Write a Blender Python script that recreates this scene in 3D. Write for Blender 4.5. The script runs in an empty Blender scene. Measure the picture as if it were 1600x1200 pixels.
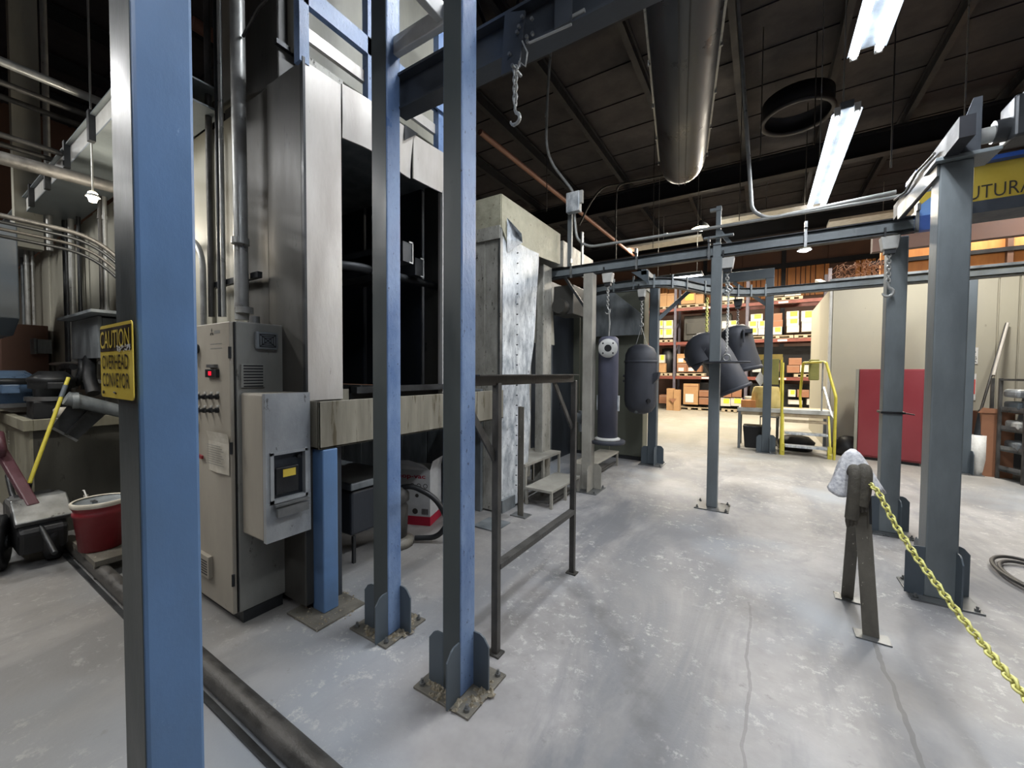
import bpy, bmesh, math, random
from mathutils import Vector, Matrix, noise
random.seed(7)
S = bpy.context.scene
COL = S.collection
# ------------------------------------------------------------------ camera
F = 620.0; H = 1.55
pit, rol, yaw = math.radians(1.73), math.radians(0.35), math.radians(32.2)
fw0 = Vector((-math.sin(yaw), math.cos(yaw), 0)); rt0 = Vector((math.cos(yaw), math.sin(yaw), 0)); up0 = Vector((0, 0, 1))
FW = fw0*math.cos(pit) - up0*math.sin(pit); UP_ = up0*math.cos(pit) + fw0*math.sin(pit)
RT = rt0*math.cos(rol) + UP_*math.sin(rol); UP = UP_*math.cos(rol) - rt0*math.sin(rol)
CAM = Vector((0, 0, H))
cd = bpy.data.cameras.new('camera'); cam = bpy.data.objects.new('camera', cd); COL.objects.link(cam)
cd.sensor_width = 36; cd.lens = F/1600*36; cd.clip_start = .05; cd.clip_end = 100
m = Matrix((RT, UP, -FW)).transposed().to_4x4(); m.translation = CAM; cam.matrix_world = m
S.camera = cam
def at(x, y, X=None, Y=None, Z=None):
    "survey helper: metric point seen at a photo position, lying on a known plane"
    d = FW + RT*((x-800)/F) - UP*((y-600)/F)
    t = X/d.x if X is not None else (Y/d.y if Y is not None else (Z-H)/d.z)
    return CAM + d*t
# ------------------------------------------------------------------ world, exposure
w = bpy.data.worlds.new('world'); S.world = w; w.use_nodes = True
w.node_tree.nodes['Background'].inputs[0].default_value = (.55, .65, .8, 1)
w.node_tree.nodes['Background'].inputs[1].default_value = .05
S.view_settings.view_transform = 'Standard'; S.view_settings.look = 'None'
S.view_settings.exposure = 0.22; S.view_settings.gamma = 1; S.view_settings.use_curve_mapping = False
# fluorescent fixtures: (x, y centre, z, length, watts, colour, label, along)
COOL = (.93, .96, 1.0); NEUT = (1, .97, .92); WARM = (1, .9, .74)
FIX = [
 (.60, 5.90, 3.92, 2.4, 95, COOL, 'twin-tube fluorescent light, far one of the pair above the aisle', 'y'),
 (.60, 2.72, 3.92, 2.4, 95, COOL, 'twin-tube fluorescent light, near one cut by the top of the picture', 'y'),
 (-.85, 2.6, 5.3, 1.3, 150, COOL, 'short fluorescent light hanging high above the handrail', 'y'),
 (-1.95, 11.2, 4.05, 1.2, 60, NEUT, 'single fluorescent light seen under the curved rail', 'x'),
 (3.4, 6.4, 4.3, 2.4, 230, NEUT, 'fluorescent light out of view above the shelf cart', 'y'),
 (-4.3, -.35, 3.75, 1.3, 85, NEUT, 'short fluorescent light over the machine bay', 'y'),
 (-2.9, -2.0, 3.7, 1.3, 28, NEUT, 'short fluorescent light behind the viewer at left', 'x'),
 (.60, -.46, 3.92, 2.4, 62, COOL, 'twin-tube fluorescent light of the aisle row, over the viewer', 'y'),
 (-7.6, -1.0, 4.2, 1.3, 150, NEUT, 'short fluorescent light over the far end of the machine bay', 'y'),
]
AREA = [((0, 13.4, 6.0), (2.4, .5), 520, WARM), ((-3, 14.6, 6.0), (2.4, .5), 480, WARM),
        ((2.8, 15.2, 6.0), (2.4, .5), 420, WARM), ((4.5, 11.2, 5.4), (2.4, .4), 200, WARM), ((2.42, 8.5, 4.55), (.45, .45), 130, NEUT)]  # last entry: added fill for the block room wall, kept behind the post
def area(loc, sx, sy, pw, col, rot=(0, 0, 0)):
    l = bpy.data.lights.new('lamp_light', 'AREA'); l.shape = 'RECTANGLE'; l.size = sx; l.size_y = sy; l.energy = pw; l.color = col
    o = bpy.data.objects.new('lamp_light', l); COL.objects.link(o); o.location = loc; o.rotation_euler = rot
    return o
# ------------------------------------------------------------------ materials
def srgb(h):
    if isinstance(h, str):
        c = [int(h[i:i+2], 16)/255 for i in (0, 2, 4)]
    else: c = h
    return tuple((v/12.92 if v <= .04045 else ((v+.055)/1.055)**2.4) for v in c) + (1,)
def mat(name, c1, c2=None, scale=3.0, rough=.5, metal=0, bump=.1, streak=0, c3=None, s3=30, t3=.62, rvar=.15, dens=.5, emit=0, object_space=False, det=6):
    m = bpy.data.materials.new(name); m.use_nodes = True
    nt = m.node_tree; N = nt.nodes; L = nt.links; b = N['Principled BSDF']
    b.inputs['Metallic'].default_value = metal; b.inputs['Roughness'].default_value = rough
    A = srgb(c1)
    if emit:
        b.inputs['Base Color'].default_value = A
        b.inputs['Emission Color'].default_value = A; b.inputs['Emission Strength'].default_value = emit
        return m
    if c2 is None:
        b.inputs['Base Color'].default_value = A; return m
    if object_space:
        src = N.new('ShaderNodeTexCoord').outputs['Object']
    else:
        src = N.new('ShaderNodeNewGeometry').outputs['Position']
    mp = N.new('ShaderNodeMapping'); L.new(src, mp.inputs[0])
    if streak: mp.inputs['Scale'].default_value = (1, 1, streak)
    n1 = N.new('ShaderNodeTexNoise'); n1.inputs['Scale'].default_value = scale; n1.inputs['Detail'].default_value = det; n1.inputs['Roughness'].default_value = .62
    L.new(mp.outputs[0], n1.inputs['Vector'])
    r = N.new('ShaderNodeValToRGB'); r.color_ramp.elements[0].color = A; r.color_ramp.elements[1].color = srgb(c2)
    r.color_ramp.elements[0].position = dens-.17; r.color_ramp.elements[1].position = dens+.17
    L.new(n1.outputs['Fac'], r.inputs[0]); col = r.outputs[0]
    n2 = N.new('ShaderNodeTexNoise'); n2.inputs['Scale'].default_value = s3; n2.inputs['Detail'].default_value = 5; n2.inputs['Roughness'].default_value = .7
    L.new(mp.outputs[0], n2.inputs['Vector'])
    if c3 is not None:
        r2 = N.new('ShaderNodeValToRGB'); r2.color_ramp.elements[0].position = t3; r2.color_ramp.elements[1].position = t3+.06
        r2.color_ramp.elements[0].color = (0, 0, 0, 1); r2.color_ramp.elements[1].color = (1, 1, 1, 1)
        L.new(n2.outputs['Fac'], r2.inputs[0])
        mx = N.new('ShaderNodeMix'); mx.data_type = 'RGBA'; L.new(r2.outputs[0], mx.inputs[0]); L.new(col, mx.inputs[6]); mx.inputs[7].default_value = srgb(c3)
        col = mx.outputs[2]
    L.new(col, b.inputs['Base Color'])
    if rvar:
        mr = N.new('ShaderNodeMapRange'); mr.inputs['To Min'].default_value = max(.04, rough-rvar); mr.inputs['To Max'].default_value = min(1, rough+rvar)
        mr.inputs['From Min'].default_value = .3; mr.inputs['From Max'].default_value = .7
        L.new(n1.outputs['Fac'], mr.inputs[0]); L.new(mr.outputs[0], b.inputs['Roughness'])
    if bump:
        bp = N.new('ShaderNodeBump'); bp.inputs['Strength'].default_value = bump; bp.inputs['Distance'].default_value = .02
        L.new(n2.outputs['Fac'], bp.inputs['Height']); L.new(bp.outputs[0], b.inputs['Normal'])
    return m
M = {}
M['blue'] = mat('blue_paint', '526A85', '5F82B0', 1.3, .36, 0, .05, .6, '7F99BC', 22, .70, .12)
M['blue_dirty'] = mat('blue_paint_worn', '506C98', '8199BC', 5, .40, 0, .2, .5, '232A34', 60, .62, .15)
M['steel_blue'] = mat('grey_blue_painted_steel', '646B6E', '7E8689', 3, .45, .1, .12, .3, '2C3338', 40, .72, .12)
M['railgrey'] = mat('dark_rail_paint', '33373D', '40454B', 4, .45, .1, .08)
M['slate'] = mat('slate_blue_paint', '4A535B', '586269', 2, .5, 0, .06, .4)
M['galv'] = mat('galvanised_sheet', '8E979F', 'E4E8EA', 13, .42, .25, .25, .45, '43484D', 45, .61, .15)
M['galv_dark'] = mat('galvanised_sheet_dull', '5A6064', '8A9093', 5, .5, .3, .15, .3, '2C2F31', 50, .68, .15)
M['cream'] = mat('dirty_cream_panel', '8B8A7F', 'A7A598', 2.5, .5, 0, .08, .25, '5E5A4C', 12, .68, .15)
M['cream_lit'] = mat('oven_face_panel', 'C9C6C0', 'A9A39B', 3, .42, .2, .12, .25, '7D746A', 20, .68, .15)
M['cream_scraped'] = mat('scraped_hood_panel', '8E8C78', 'B4B19C', 6, .5, .1, .2, 1, '6A6552', 18, .62, .15)
M['wash_side'] = mat('splashed_side_panel', '8C8B82', 'B2B0A8', 9, .5, .1, .25, .4, '44423C', 28, .60, .15)
M['dark_panel'] = mat('dark_sheet_panel', '3A3936', '4B4A45', 2.5, .5, .1, .1, .25, '242321', 14, .62, .15)  # dark grey for side panels by the corner, ducts and lids
M['inside'] = mat('dark_interior', '262A30', '363B42', 3, .4, .2, .1, .25)  # near-black blue-grey for interior and recess parts
M['cab'] = mat('cabinet_paint', '8E887C', 'A39D90', 3, .5, 0, .06, .4, '6F695D', 16, .70, .1)
M['cab_side'] = mat('cabinet_side_paint', '74746F', '8B8B86', 3, .45, .1, .08, .4, '55544E', 14, .62, .1)
M['box_grey'] = mat('grey_box_paint', '8B8F92', 'A6AAAC', 5, .38, .2, .2, .6, '5B5D5C', 22, .63, .12)
M['trough'] = mat('stained_trough', '6A665A', '928E80', 7, .5, .1, .15, .12, '57503F', 16, .56, .15)
M['concrete'] = None
M['steel'] = mat('bare_steel', '6A6C6D', '8D8F8F', 6, .35, .7, .1, 1, '3A3A38', 40, .68, .12)
M['steel_dark'] = mat('dark_steel', '2A2C2E', '3C3E40', 6, .45, .5, .1, 1)
M['conduit'] = mat('conduit_metal', '8E8F8C', 'A9AAA7', 8, .38, .3, .03, 1)
M['iron'] = mat('grimy_steel_tube', '3C3B39', '5A5855', 12, .5, .4, .2, .5, '77746D', 60, .70)
M['greyface'] = mat('dark_grey_face', '3C4345', '4B5150', 3, .45, 0, .06, .3, '2C3132', 30, .68)
M['dusty'] = mat('dusty_sheet', '8C8980', 'A5A298', 6, .7, .05, .08, .6, '716E65', 25, .66)
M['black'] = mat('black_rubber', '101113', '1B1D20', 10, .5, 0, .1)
M['white'] = mat('white_paint', 'C4C4C0', 'AFAFAA', 6, .45, 0, .03)
M['red'] = mat('red_cabinet_paint', '86333A', '943F46', 1.2, .42, 0, .03, .6, '6E2027', 9, .72)
M['red_dark'] = mat('red_bucket_plastic', '8A222B', '7A1D26', 3, .4, 0, .03, 1, '4F1A1D', 9, .68)
M['yellow'] = mat('yellow_paint', 'D2C64A', 'BFB33D', 8, .45, 0, .08, 1, '8C8748', 25, .68)
M['signyel'] = mat('sign_yellow', 'C9AE3E', 'D8C055', 5, .35, 0, .03, 1, 'A58D33', 22, .70)
M['signblk'] = mat('sign_brown_black', '1F170B', '2E2412', 20, .45)
M['card'] = mat('cardboard', 'A98259', 'B58E64', 5, .7, 0, .03, 1)
M['card_dark'] = mat('brown_cardboard', '8A5F45', '96694D', 5, .7, 0, .03, 1)
M['card_white'] = mat('white_carton', 'C9C3B8', 'BBB5AA', 5, .6, 0, .03, 1)
M['labely'] = mat('yellow_label', 'D6E04A', 'C6D036', 30, .5)
M['labelw'] = mat('white_label', 'DAD9D4', 'C9C8C2', 30, .5)
M['wood'] = mat('pallet_wood', 'B9A98C', 'A2927A', 12, .7, 0, .1, .3)
M['rackorange'] = mat('orange_rack_beam', '84483C', '6E3C33', 4, .5, 0, .05)
M['rackup'] = mat('rack_upright', '5A5660', '6B6670', 6, .5, .2, .05)
M['slat'] = mat('orange_lit_board', 'B4703A', 'D29053', 5, .6, 0, .08, .2)
M['brownwall'] = mat('brown_wall_board', '5A4238', '6B4F42', 2, .7, 0, .05)
M['deck'] = mat('roof_deck_rust', '28242A', '1A1B22', 1.2, .75, 0, .1, 1, '30292C', 6, .64)
M['girder'] = mat('roof_girder', '17191F', '1F2128', 3, .6, .2, .05)
M['duct'] = mat('duct_sheet', '3E4146', '4B4F54', 1.5, .36, .35, .04)
M['tank'] = mat('tank_powder_grey', '33353C', '3C3F47', 5, .6, .1, .03)
M['pipegrey'] = mat('pipe_primer', '4A4C5A', '555768', 5, .5, .1, .03)
M['olive'] = mat('olive_panel', '5D6055', '696C60', 1.5, .55, .05, .05, .3)
M['roomwall'] = mat('block_room_panel', 'A39E90', 'ADA895', 1.2, .6, 0, .08, .5, '7B776A', 8, .70)
M['seam'] = mat('seam_line', '2F2D29', '3A3833', 5, .7)
M['led'] = mat('red_display', 'FF1430', emit=1.1)
M['tube'] = mat('fluorescent_tube', 'EAF2FF', emit=16)
M['bulb'] = mat('warm_lamp', 'FFE9C0', emit=22)
M['bulbw'] = mat('white_lamp', 'F2F4FF', emit=12)
M['ybeam'] = mat('crane_yellow', 'B39A38', 'C2AA48', 3, .4, 0, .04, 1, '97842E', 9, .68)
M['bluebeam'] = mat('crane_blue', '2C4E96', '37599F', 4, .4, 0, .04)
M['bluebracket'] = mat('light_blue_bracket', '6C97D0', '83AADB', 6, .4)
M['rag'] = mat('white_rag_print', 'F2F2F2', 'B4B5BC', 48, .85, 0, .3, 1)
M['glove'] = mat('grey_work_glove', '4C4841', '5D5950', 22, .9, 0, .5, 1)
M['bar'] = mat('dirty_flat_bar', '625F57', '79756B', 9, .5, .2, .2, .5, 'C9C4B2', 48, .64)
M['chainy'] = mat('yellow_plastic_chain', 'E4E08E', 'D6D274', 30, .4, 0, .05, 1, '2B2B22', 60, .64)
M['paper'] = mat('note_paper', 'C4BFB2', 'B0AA9B', 12, .7)
M['ink'] = mat('printed_ink', '35322E')
M['inkred'] = mat('printed_red', 'A01430')
M['inkpink'] = mat('printed_pale_red', 'C8514B', 'D0645C', 14, .5)
M['cartonwh'] = mat('vacuum_carton', 'B9B9B8', 'ABABAA', 8, .5, 0, .03)
M['copper'] = mat('rusty_pipe', '7A5548', '8E6656', 6, .5, .2, .1)
M['bluepump'] = mat('blue_pump_paint', '56708F', '6A84A3', 7, .4, 0, .05, 1, '2A3440', 18, .62)
M['maroon'] = mat('maroon_plastic', '43232A', '54303A', 5, .5)
M['tankside'] = mat('wash_tank_panel', '6F6C5E', '8C8978', 6, .55, .1, .15, .2, '4B473B', 16, .62)
M['tankdark'] = mat('wash_tank_dark', '35342F', '45443D', 5, .6, .1, .15, .25, '26251F', 14, .62)  # darker tone, only on the end side of the tank
M['sackyel'] = mat('yellow_paper_sack', 'CDB56A', 'DCC884', 7, .6, 0, .2)
M['blond'] = mat('yellowish_board', 'B59A4C', 'C4AA5E', 8, .6)
M['khaki'] = mat('khaki_cloth', '7D7B42', '8C8A50', 8, .8)
M['crust'] = mat('dried_white_residue', 'A39C8B', '6E624C', 50, .8, 0, .9, 1)
# concrete floor
def concrete():
    m = bpy.data.materials.new('worn_concrete'); m.use_nodes = True
    nt = m.node_tree; N = nt.nodes; L = nt.links; b = N['Principled BSDF']
    pos = N.new('ShaderNodeNewGeometry').outputs['Position']
    def noi(sc, det=6, ro=.6, stretch=None, dist=0):
        n = N.new('ShaderNodeTexNoise'); n.inputs['Scale'].default_value = sc; n.inputs['Detail'].default_value = det; n.inputs['Roughness'].default_value = ro; n.inputs['Distortion'].default_value = dist
        if stretch:
            mp = N.new('ShaderNodeMapping'); mp.inputs['Scale'].default_value = stretch; mp.inputs['Rotation'].default_value = (0, 0, .7); L.new(pos, mp.inputs[0]); L.new(mp.outputs[0], n.inputs[0])
        else: L.new(pos, n.inputs[0])
        return n.outputs['Fac']
    def ramp(f, a, bb, c0=(0, 0, 0, 1), c1=(1, 1, 1, 1)):
        r = N.new('ShaderNodeValToRGB'); r.color_ramp.elements[0].position = a; r.color_ramp.elements[1].position = bb
        r.color_ramp.elements[0].color = c0; r.color_ramp.elements[1].color = c1; L.new(f, r.inputs[0]); return r.outputs[0]
    def mix(fac, a, bb):
        x = N.new('ShaderNodeMix'); x.data_type = 'RGBA'
        if isinstance(fac, float): x.inputs[0].default_value = fac
        else: L.new(fac, x.inputs[0])
        for i, v in ((6, a), (7, bb)):
            if isinstance(v, tuple): x.inputs[i].default_value = v
            else: L.new(v, x.inputs[i])
        return x.outputs[2]
    def math_(op, a, bb=None):
        x = N.new('ShaderNodeMath'); x.operation = op
        for i, v in ((0, a), (1, bb)):
            if v is None: continue
            if isinstance(v, (int, float)): x.inputs[i].default_value = v
            else: L.new(v, x.inputs[i])
        return x.outputs[0]
    col = ramp(noi(.7, 6, .7), .36, .64, srgb('807E7D'), srgb('A9A7A6'))
    col = mix(ramp(noi(1.3, 6, .65, (1, .35, 1), .8), .47, .60), col, srgb('7C7D80'))      # smeared grey patches
    blue = ramp(noi(.45, 3), .52, .66); col = mix(blue, col, mix(.55, col, srgb('8792A0')) if False else srgb('939AA2'))
    patch = ramp(noi(1.15, 4), .45, .55)
    scuff = ramp(noi(12, 10, .82), .54, .60); sm = math_('MULTIPLY', scuff, patch)
    col = mix(math_('MULTIPLY', sm, .6), col, srgb('CBC9C5'))
    col = mix(math_('MULTIPLY', ramp(noi(7, 9, .75), .60, .68), .5), col, srgb('6A6967'))
    sep = N.new('ShaderNodeSeparateXYZ'); L.new(pos, sep.inputs[0]); X, Y = sep.outputs[0], sep.outputs[1]
    wob = math_('MULTIPLY', math_('SUBTRACT', noi(2.5, 3), .5), .10)
    def line(axis, c, lo, hi, wd, k=.5):
        a, o = (X, Y) if axis == 'x' else (Y, X)
        d = math_('ABSOLUTE', math_('SUBTRACT', math_('ADD', a, wob), c))
        f = math_('LESS_THAN', d, wd); f = math_('MULTIPLY', f, math_('GREATER_THAN', o, lo)); f = math_('MULTIPLY', f, math_('LESS_THAN', o, hi))
        return math_('MULTIPLY', f, k)
    jc = srgb('5F5E5D')
    for ln in (line('x', .57, -3, 3.1, .010, .55), line('x', -.03, 1.7, 3.1, .007, .4), line('y', 12.6, -6, 8, .02, .4)):
        col = mix(ln, col, jc)
    # tyre arc
    cx, cy, rr = -1.75, 1.35, 1.42
    dx = math_('SUBTRACT', X, cx); dy = math_('SUBTRACT', Y, cy)
    rad = math_('SQRT', math_('ADD', math_('MULTIPLY', dx, dx), math_('MULTIPLY', dy, dy)))
    d = math_('ABSOLUTE', math_('SUBTRACT', math_('ADD', rad, math_('MULTIPLY', wob, .7)), rr))
    mr = N.new('ShaderNodeMapRange'); mr.inputs[1].default_value = .03; mr.inputs[2].default_value = .11; mr.inputs[3].default_value = .75; mr.inputs[4].default_value = 0; L.new(d, mr.inputs[0])
    arc = math_('MULTIPLY', mr.outputs[0], math_('MULTIPLY', math_('GREATER_THAN', dx, .3), ramp(noi(5, 4), .35, .6)))
    col = mix(arc, col, srgb('6B6B6C'))
    # warmer, yellower slab in the storage half
    far = N.new('ShaderNodeMapRange'); far.inputs[1].default_value = 7.2; far.inputs[2].default_value = 10.5; L.new(Y, far.inputs[0])
    col = mix(math_('MULTIPLY', far.outputs[0], .55), col, srgb('A39C86'))
    # darker warm grey around the machine bay
    lf = N.new('ShaderNodeMapRange'); lf.inputs[1].default_value = -1.5; lf.inputs[2].default_value = -2.6; L.new(X, lf.inputs[0])
    col = mix(math_('MULTIPLY', math_('MULTIPLY', lf.outputs[0], math_('LESS_THAN', Y, 3.6)), .55), col, srgb('77736C'))
    L.new(col, b.inputs['Base Color'])
    rn = N.new('ShaderNodeMapRange'); rn.inputs[3].default_value = .32; rn.inputs[4].default_value = .62; L.new(noi(3, 6), rn.inputs[0]); L.new(rn.outputs[0], b.inputs['Roughness'])
    bp = N.new('ShaderNodeBump'); bp.inputs['Strength'].default_value = .18; bp.inputs['Distance'].default_value = .01; L.new(noi(40, 8, .7), bp.inputs['Height']); L.new(bp.outputs[0], b.inputs['Normal'])
    return m
M['concrete'] = concrete()
# ------------------------------------------------------------------ mesh helpers
class MB:
    def __init__(s): s.v = []; s.f = []; s.sm = []
    def add(s, vs, fs, smooth=False):
        o = len(s.v); s.v += [Vector(p) for p in vs]; s.f += [tuple(i+o for i in f) for f in fs]; s.sm += [smooth]*len(fs); return s
    def b(s, x0, x1, y0, y1, z0, z1):
        x0, x1 = min(x0, x1), max(x0, x1); y0, y1 = min(y0, y1), max(y0, y1); z0, z1 = min(z0, z1), max(z0, z1)
        return s.add([(x, y, z) for z in (z0, z1) for x, y in ((x0, y0), (x1, y0), (x1, y1), (x0, y1))],
                     [(0, 3, 2, 1), (4, 5, 6, 7), (0, 1, 5, 4), (1, 2, 6, 5), (2, 3, 7, 6), (3, 0, 4, 7)])
    def ob(s, c, sx, sy, sz, R=None):
        c = Vector(c); R = R or Matrix.Identity(3)
        ps = [c + R @ Vector((x*sx/2, y*sy/2, z*sz/2)) for z in (-1, 1) for x, y in ((-1, -1), (1, -1), (1, 1), (-1, 1))]
        return s.add(ps, [(0, 3, 2, 1), (4, 5, 6, 7), (0, 1, 5, 4), (1, 2, 6, 5), (2, 3, 7, 6), (3, 0, 4, 7)])
    def bar(s, p, q, a, b2, up=(0, 0, 1)):
        "rectangular bar from p to q, a wide, b2 deep (b2 measured towards up)"
        p, q = Vector(p), Vector(q); d = (q-p).normalized(); u = Vector(up); sd = d.cross(u)
        if sd.length < 1e-4: sd = d.cross(Vector((1, 0, 0)))
        sd.normalize(); u = sd.cross(d).normalized(); vs = []
        for e in (p, q):
            for i, j in ((-1, -1), (1, -1), (1, 1), (-1, 1)): vs.append(e + sd*(i*a/2) + u*(j*b2/2))
        return s.add(vs, [(0, 1, 2, 3), (7, 6, 5, 4), (0, 4, 5, 1), (1, 5, 6, 2), (2, 6, 7, 3), (3, 7, 4, 0)])
    def cyl(s, p, q, r, r2=None, n=14, caps=True):
        p, q = Vector(p), Vector(q); r2 = r if r2 is None else r2; d = (q-p).normalized()
        a = d.orthogonal().normalized(); c = d.cross(a)
        vs = [e + (a*math.cos(t) + c*math.sin(t))*rr for e, rr in ((p, r), (q, r2)) for t in [2*math.pi*i/n for i in range(n)]]
        s.add(vs, [(i, (i+1) % n, n+(i+1) % n, n+i) for i in range(n)], True)
        if caps: s.add(vs, [tuple(range(n-1, -1, -1)), tuple(range(n, 2*n))])
        return s
    def tube(s, pts, r, n=8, closed=False):
        pts = [Vector(p) for p in pts]; K = len(pts); rings = []; a = None
        for i, p in enumerate(pts):
            if closed: d = pts[(i+1) % K]-pts[i-1]
            else: d = pts[min(i+1, K-1)]-pts[max(i-1, 0)]
            d.normalize()
            a = d.orthogonal().normalized() if a is None else (a - d*a.dot(d)).normalized()
            c = d.cross(a); rr = r[i] if isinstance(r, (list, tuple)) else r
            rings += [p + (a*math.cos(t)+c*math.sin(t))*rr for t in [2*math.pi*j/n for j in range(n)]]
        fs = []
        for i in range(K if closed else K-1):
            for j in range(n): k = (i+1) % K; fs.append((i*n+j, i*n+(j+1) % n, k*n+(j+1) % n, k*n+j))
        s.add(rings, fs, True)
        if not closed: s.add(rings, [tuple(range(n-1, -1, -1)), tuple(range((K-1)*n, K*n))])
        return s
    def lathe(s, prof, c, ax=(0, 0, 1), n=24, fn=None):
        c = Vector(c); d = Vector(ax).normalized(); a = d.orthogonal().normalized(); e = d.cross(a); vs = []
        for k, (r, h) in enumerate(prof):
            for j in range(n):
                t = 2*math.pi*j/n; rr = r*(fn(t, k) if fn else 1); vs.append(c + d*h + (a*math.cos(t)+e*math.sin(t))*rr)
        fs = [(k*n+j, k*n+(j+1) % n, (k+1)*n+(j+1) % n, (k+1)*n+j) for k in range(len(prof)-1) for j in range(n)]
        return s.add(vs, fs, True)
    def prism(s, poly, o, u, v, th):
        "extruded polygon: 2D poly in plane o,u,v; thickness vector th"
        o, u, v, th = Vector(o), Vector(u), Vector(v), Vector(th); n = len(poly)
        vs = [o+u*x+v*y for x, y in poly]; vs += [p+th for p in vs]
        return s.add(vs, [tuple(range(n)), tuple(range(2*n-1, n-1, -1))] + [(i, n+i, n+(i+1) % n, (i+1) % n) for i in range(n)])
WM = {}
def root_inv(parent): return WM[parent.name].inverted() if parent is not None else Matrix.Identity(4)
def build(name, mb, mt, parent=None, origin=None, bevel=0, label=None):
    me = bpy.data.meshes.new(name)
    if parent is not None: inv = WM[parent.name]; wm = inv
    else: wm = Matrix.Translation(Vector(origin)) if origin is not None else Matrix.Identity(4)
    iv = wm.inverted()
    me.from_pydata([iv @ p for p in mb.v], [], mb.f); me.validate()
    for p, sflag in zip(me.polygons, mb.sm): p.use_smooth = sflag
    bm = bmesh.new(); bm.from_mesh(me); bmesh.ops.recalc_face_normals(bm, faces=bm.faces); bm.to_mesh(me); bm.free()
    me.materials.append(M[mt] if isinstance(mt, str) else mt)
    o = bpy.data.objects.new(name, me); COL.objects.link(o)
    if parent is not None: o.parent = parent
    else: o.matrix_world = wm
    WM[o.name] = wm
    if bevel:
        bv = o.modifiers.new('bevel', 'BEVEL'); bv.width = bevel; bv.segments = 2; bv.limit_method = 'ANGLE'
    if label: o['label'] = label
    return o
def T(name, label, cat, loc=(0, 0, 0), group=None, kind=None):
    o = bpy.data.objects.new(name, None); COL.objects.link(o); o.location = loc; o.empty_display_size = .1
    WM[o.name] = Matrix.Translation(Vector(loc)); o['label'] = label; o['category'] = cat
    if group: o['group'] = group
    if kind: o['kind'] = kind
    return o
def solo(name, mb, mt, label, cat, group=None, origin=None, bevel=0):
    if origin is None:
        xs = [p.x for p in mb.v]; ys = [p.y for p in mb.v]; zs = [p.z for p in mb.v]
        origin = ((min(xs)+max(xs))/2, (min(ys)+max(ys))/2, min(zs))
    o = build(name, mb, mt, None, origin, bevel); o['label'] = label; o['category'] = cat
    if group: o['group'] = group
    return o
def struct(name, mb, mt, label=None, parent=None):
    o = build(name, mb, mt, parent)
    if parent is None: o['kind'] = 'structure'
    if label: o['label'] = label
    return o
def copy_tree(o, loc=None, label=None, parent=None, group=None, rotz=None):
    c = o.copy(); COL.objects.link(c)
    if parent is not None: c.parent = parent
    if loc is not None: c.location = loc
    if rotz is not None: c.rotation_euler.z = rotz
    if label: c['label'] = label
    if group: c['group'] = group
    for ch in [q for q in list(o.children)]: copy_tree(ch, parent=c)
    return c
def text(name, s, mt, parent, o, u, v, wd, ht, depth=.0008, bold=0, align_h=True, label=None):
    "flat lettering: string fitted to wd x ht at lower-left corner o, directions u (right) and v (up)"
    cu = bpy.data.curves.new('t', 'FONT'); cu.body = s; cu.size = 1; cu.offset = bold; cu.resolution_u = 3
    ob = bpy.data.objects.new('t', cu); COL.objects.link(ob)
    me = bpy.data.meshes.new_from_object(ob); COL.objects.unlink(ob); bpy.data.objects.remove(ob)
    xs = [p.co.x for p in me.vertices]; ys = [p.co.y for p in me.vertices]
    x0, x1, y0, y1 = min(xs), max(xs), min(ys), max(ys); o, u, v = Vector(o), Vector(u), Vector(v)
    n = u.cross(v).normalized(); mb = MB()
    mb.v = [o + u*((p.co.x-x0)/(x1-x0)*wd) + v*((p.co.y-y0)/(y1-y0)*ht) + n*depth for p in me.vertices]
    mb.f = [tuple(p.vertices) for p in me.polygons]; mb.sm = [False]*len(mb.f)
    bpy.data.meshes.remove(me)
    return build(name, mb, mt, parent, label=label)
def arc(c, u, v, r, a0, a1, n=8):
    c, u, v = Vector(c), Vector(u), Vector(v)
    return [c + u*(r*math.cos(math.radians(a0+(a1-a0)*i/n))) + v*(r*math.sin(math.radians(a0+(a1-a0)*i/n))) for i in range(n+1)]
def fillet(pts, r, n=6):
    pts = [Vector(p) for p in pts]; out = [pts[0]]
    for i in range(1, len(pts)-1):
        a, b_, c = pts[i-1], pts[i], pts[i+1]; d1 = (a-b_); d2 = (c-b_); rr = min(r, d1.length*.45, d2.length*.45)
        p, q = b_+d1.normalized()*rr, b_+d2.normalized()*rr
        for k in range(n+1): t = k/n; out.append(p*(1-t)**2 + b_*2*t*(1-t) + q*t*t)
    out.append(pts[-1]); return out
def bolt(parent, p, r=.014, h=.03, mt='steel'):
    x, y, z = p; mb = MB().cyl((x, y, z), (x, y, z+h*.45), r, n=6).cyl((x, y, z+h*.45), (x, y, z+h), r*.5, n=8)
    return build('anchor_bolt', mb, mt, parent)
LINKS = {}
def chain_link(size, r, mt):
    k = (round(size, 4), round(r, 4), mt)
    if k not in LINKS:
        mb = MB(); a = size*.5; b_ = size*.32
        pts = [(b_*math.cos(t), 0, a*math.sin(t)*1.0) for t in [2*math.pi*i/10 for i in range(10)]]
        mb.tube(pts, r, 5, True); me = bpy.data.meshes.new('chain_link'); me.from_pydata(mb.v, [], mb.f)
        for p in me.polygons: p.use_smooth = True
        me.materials.append(M[mt]); LINKS[k] = me
    return LINKS[k]
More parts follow.
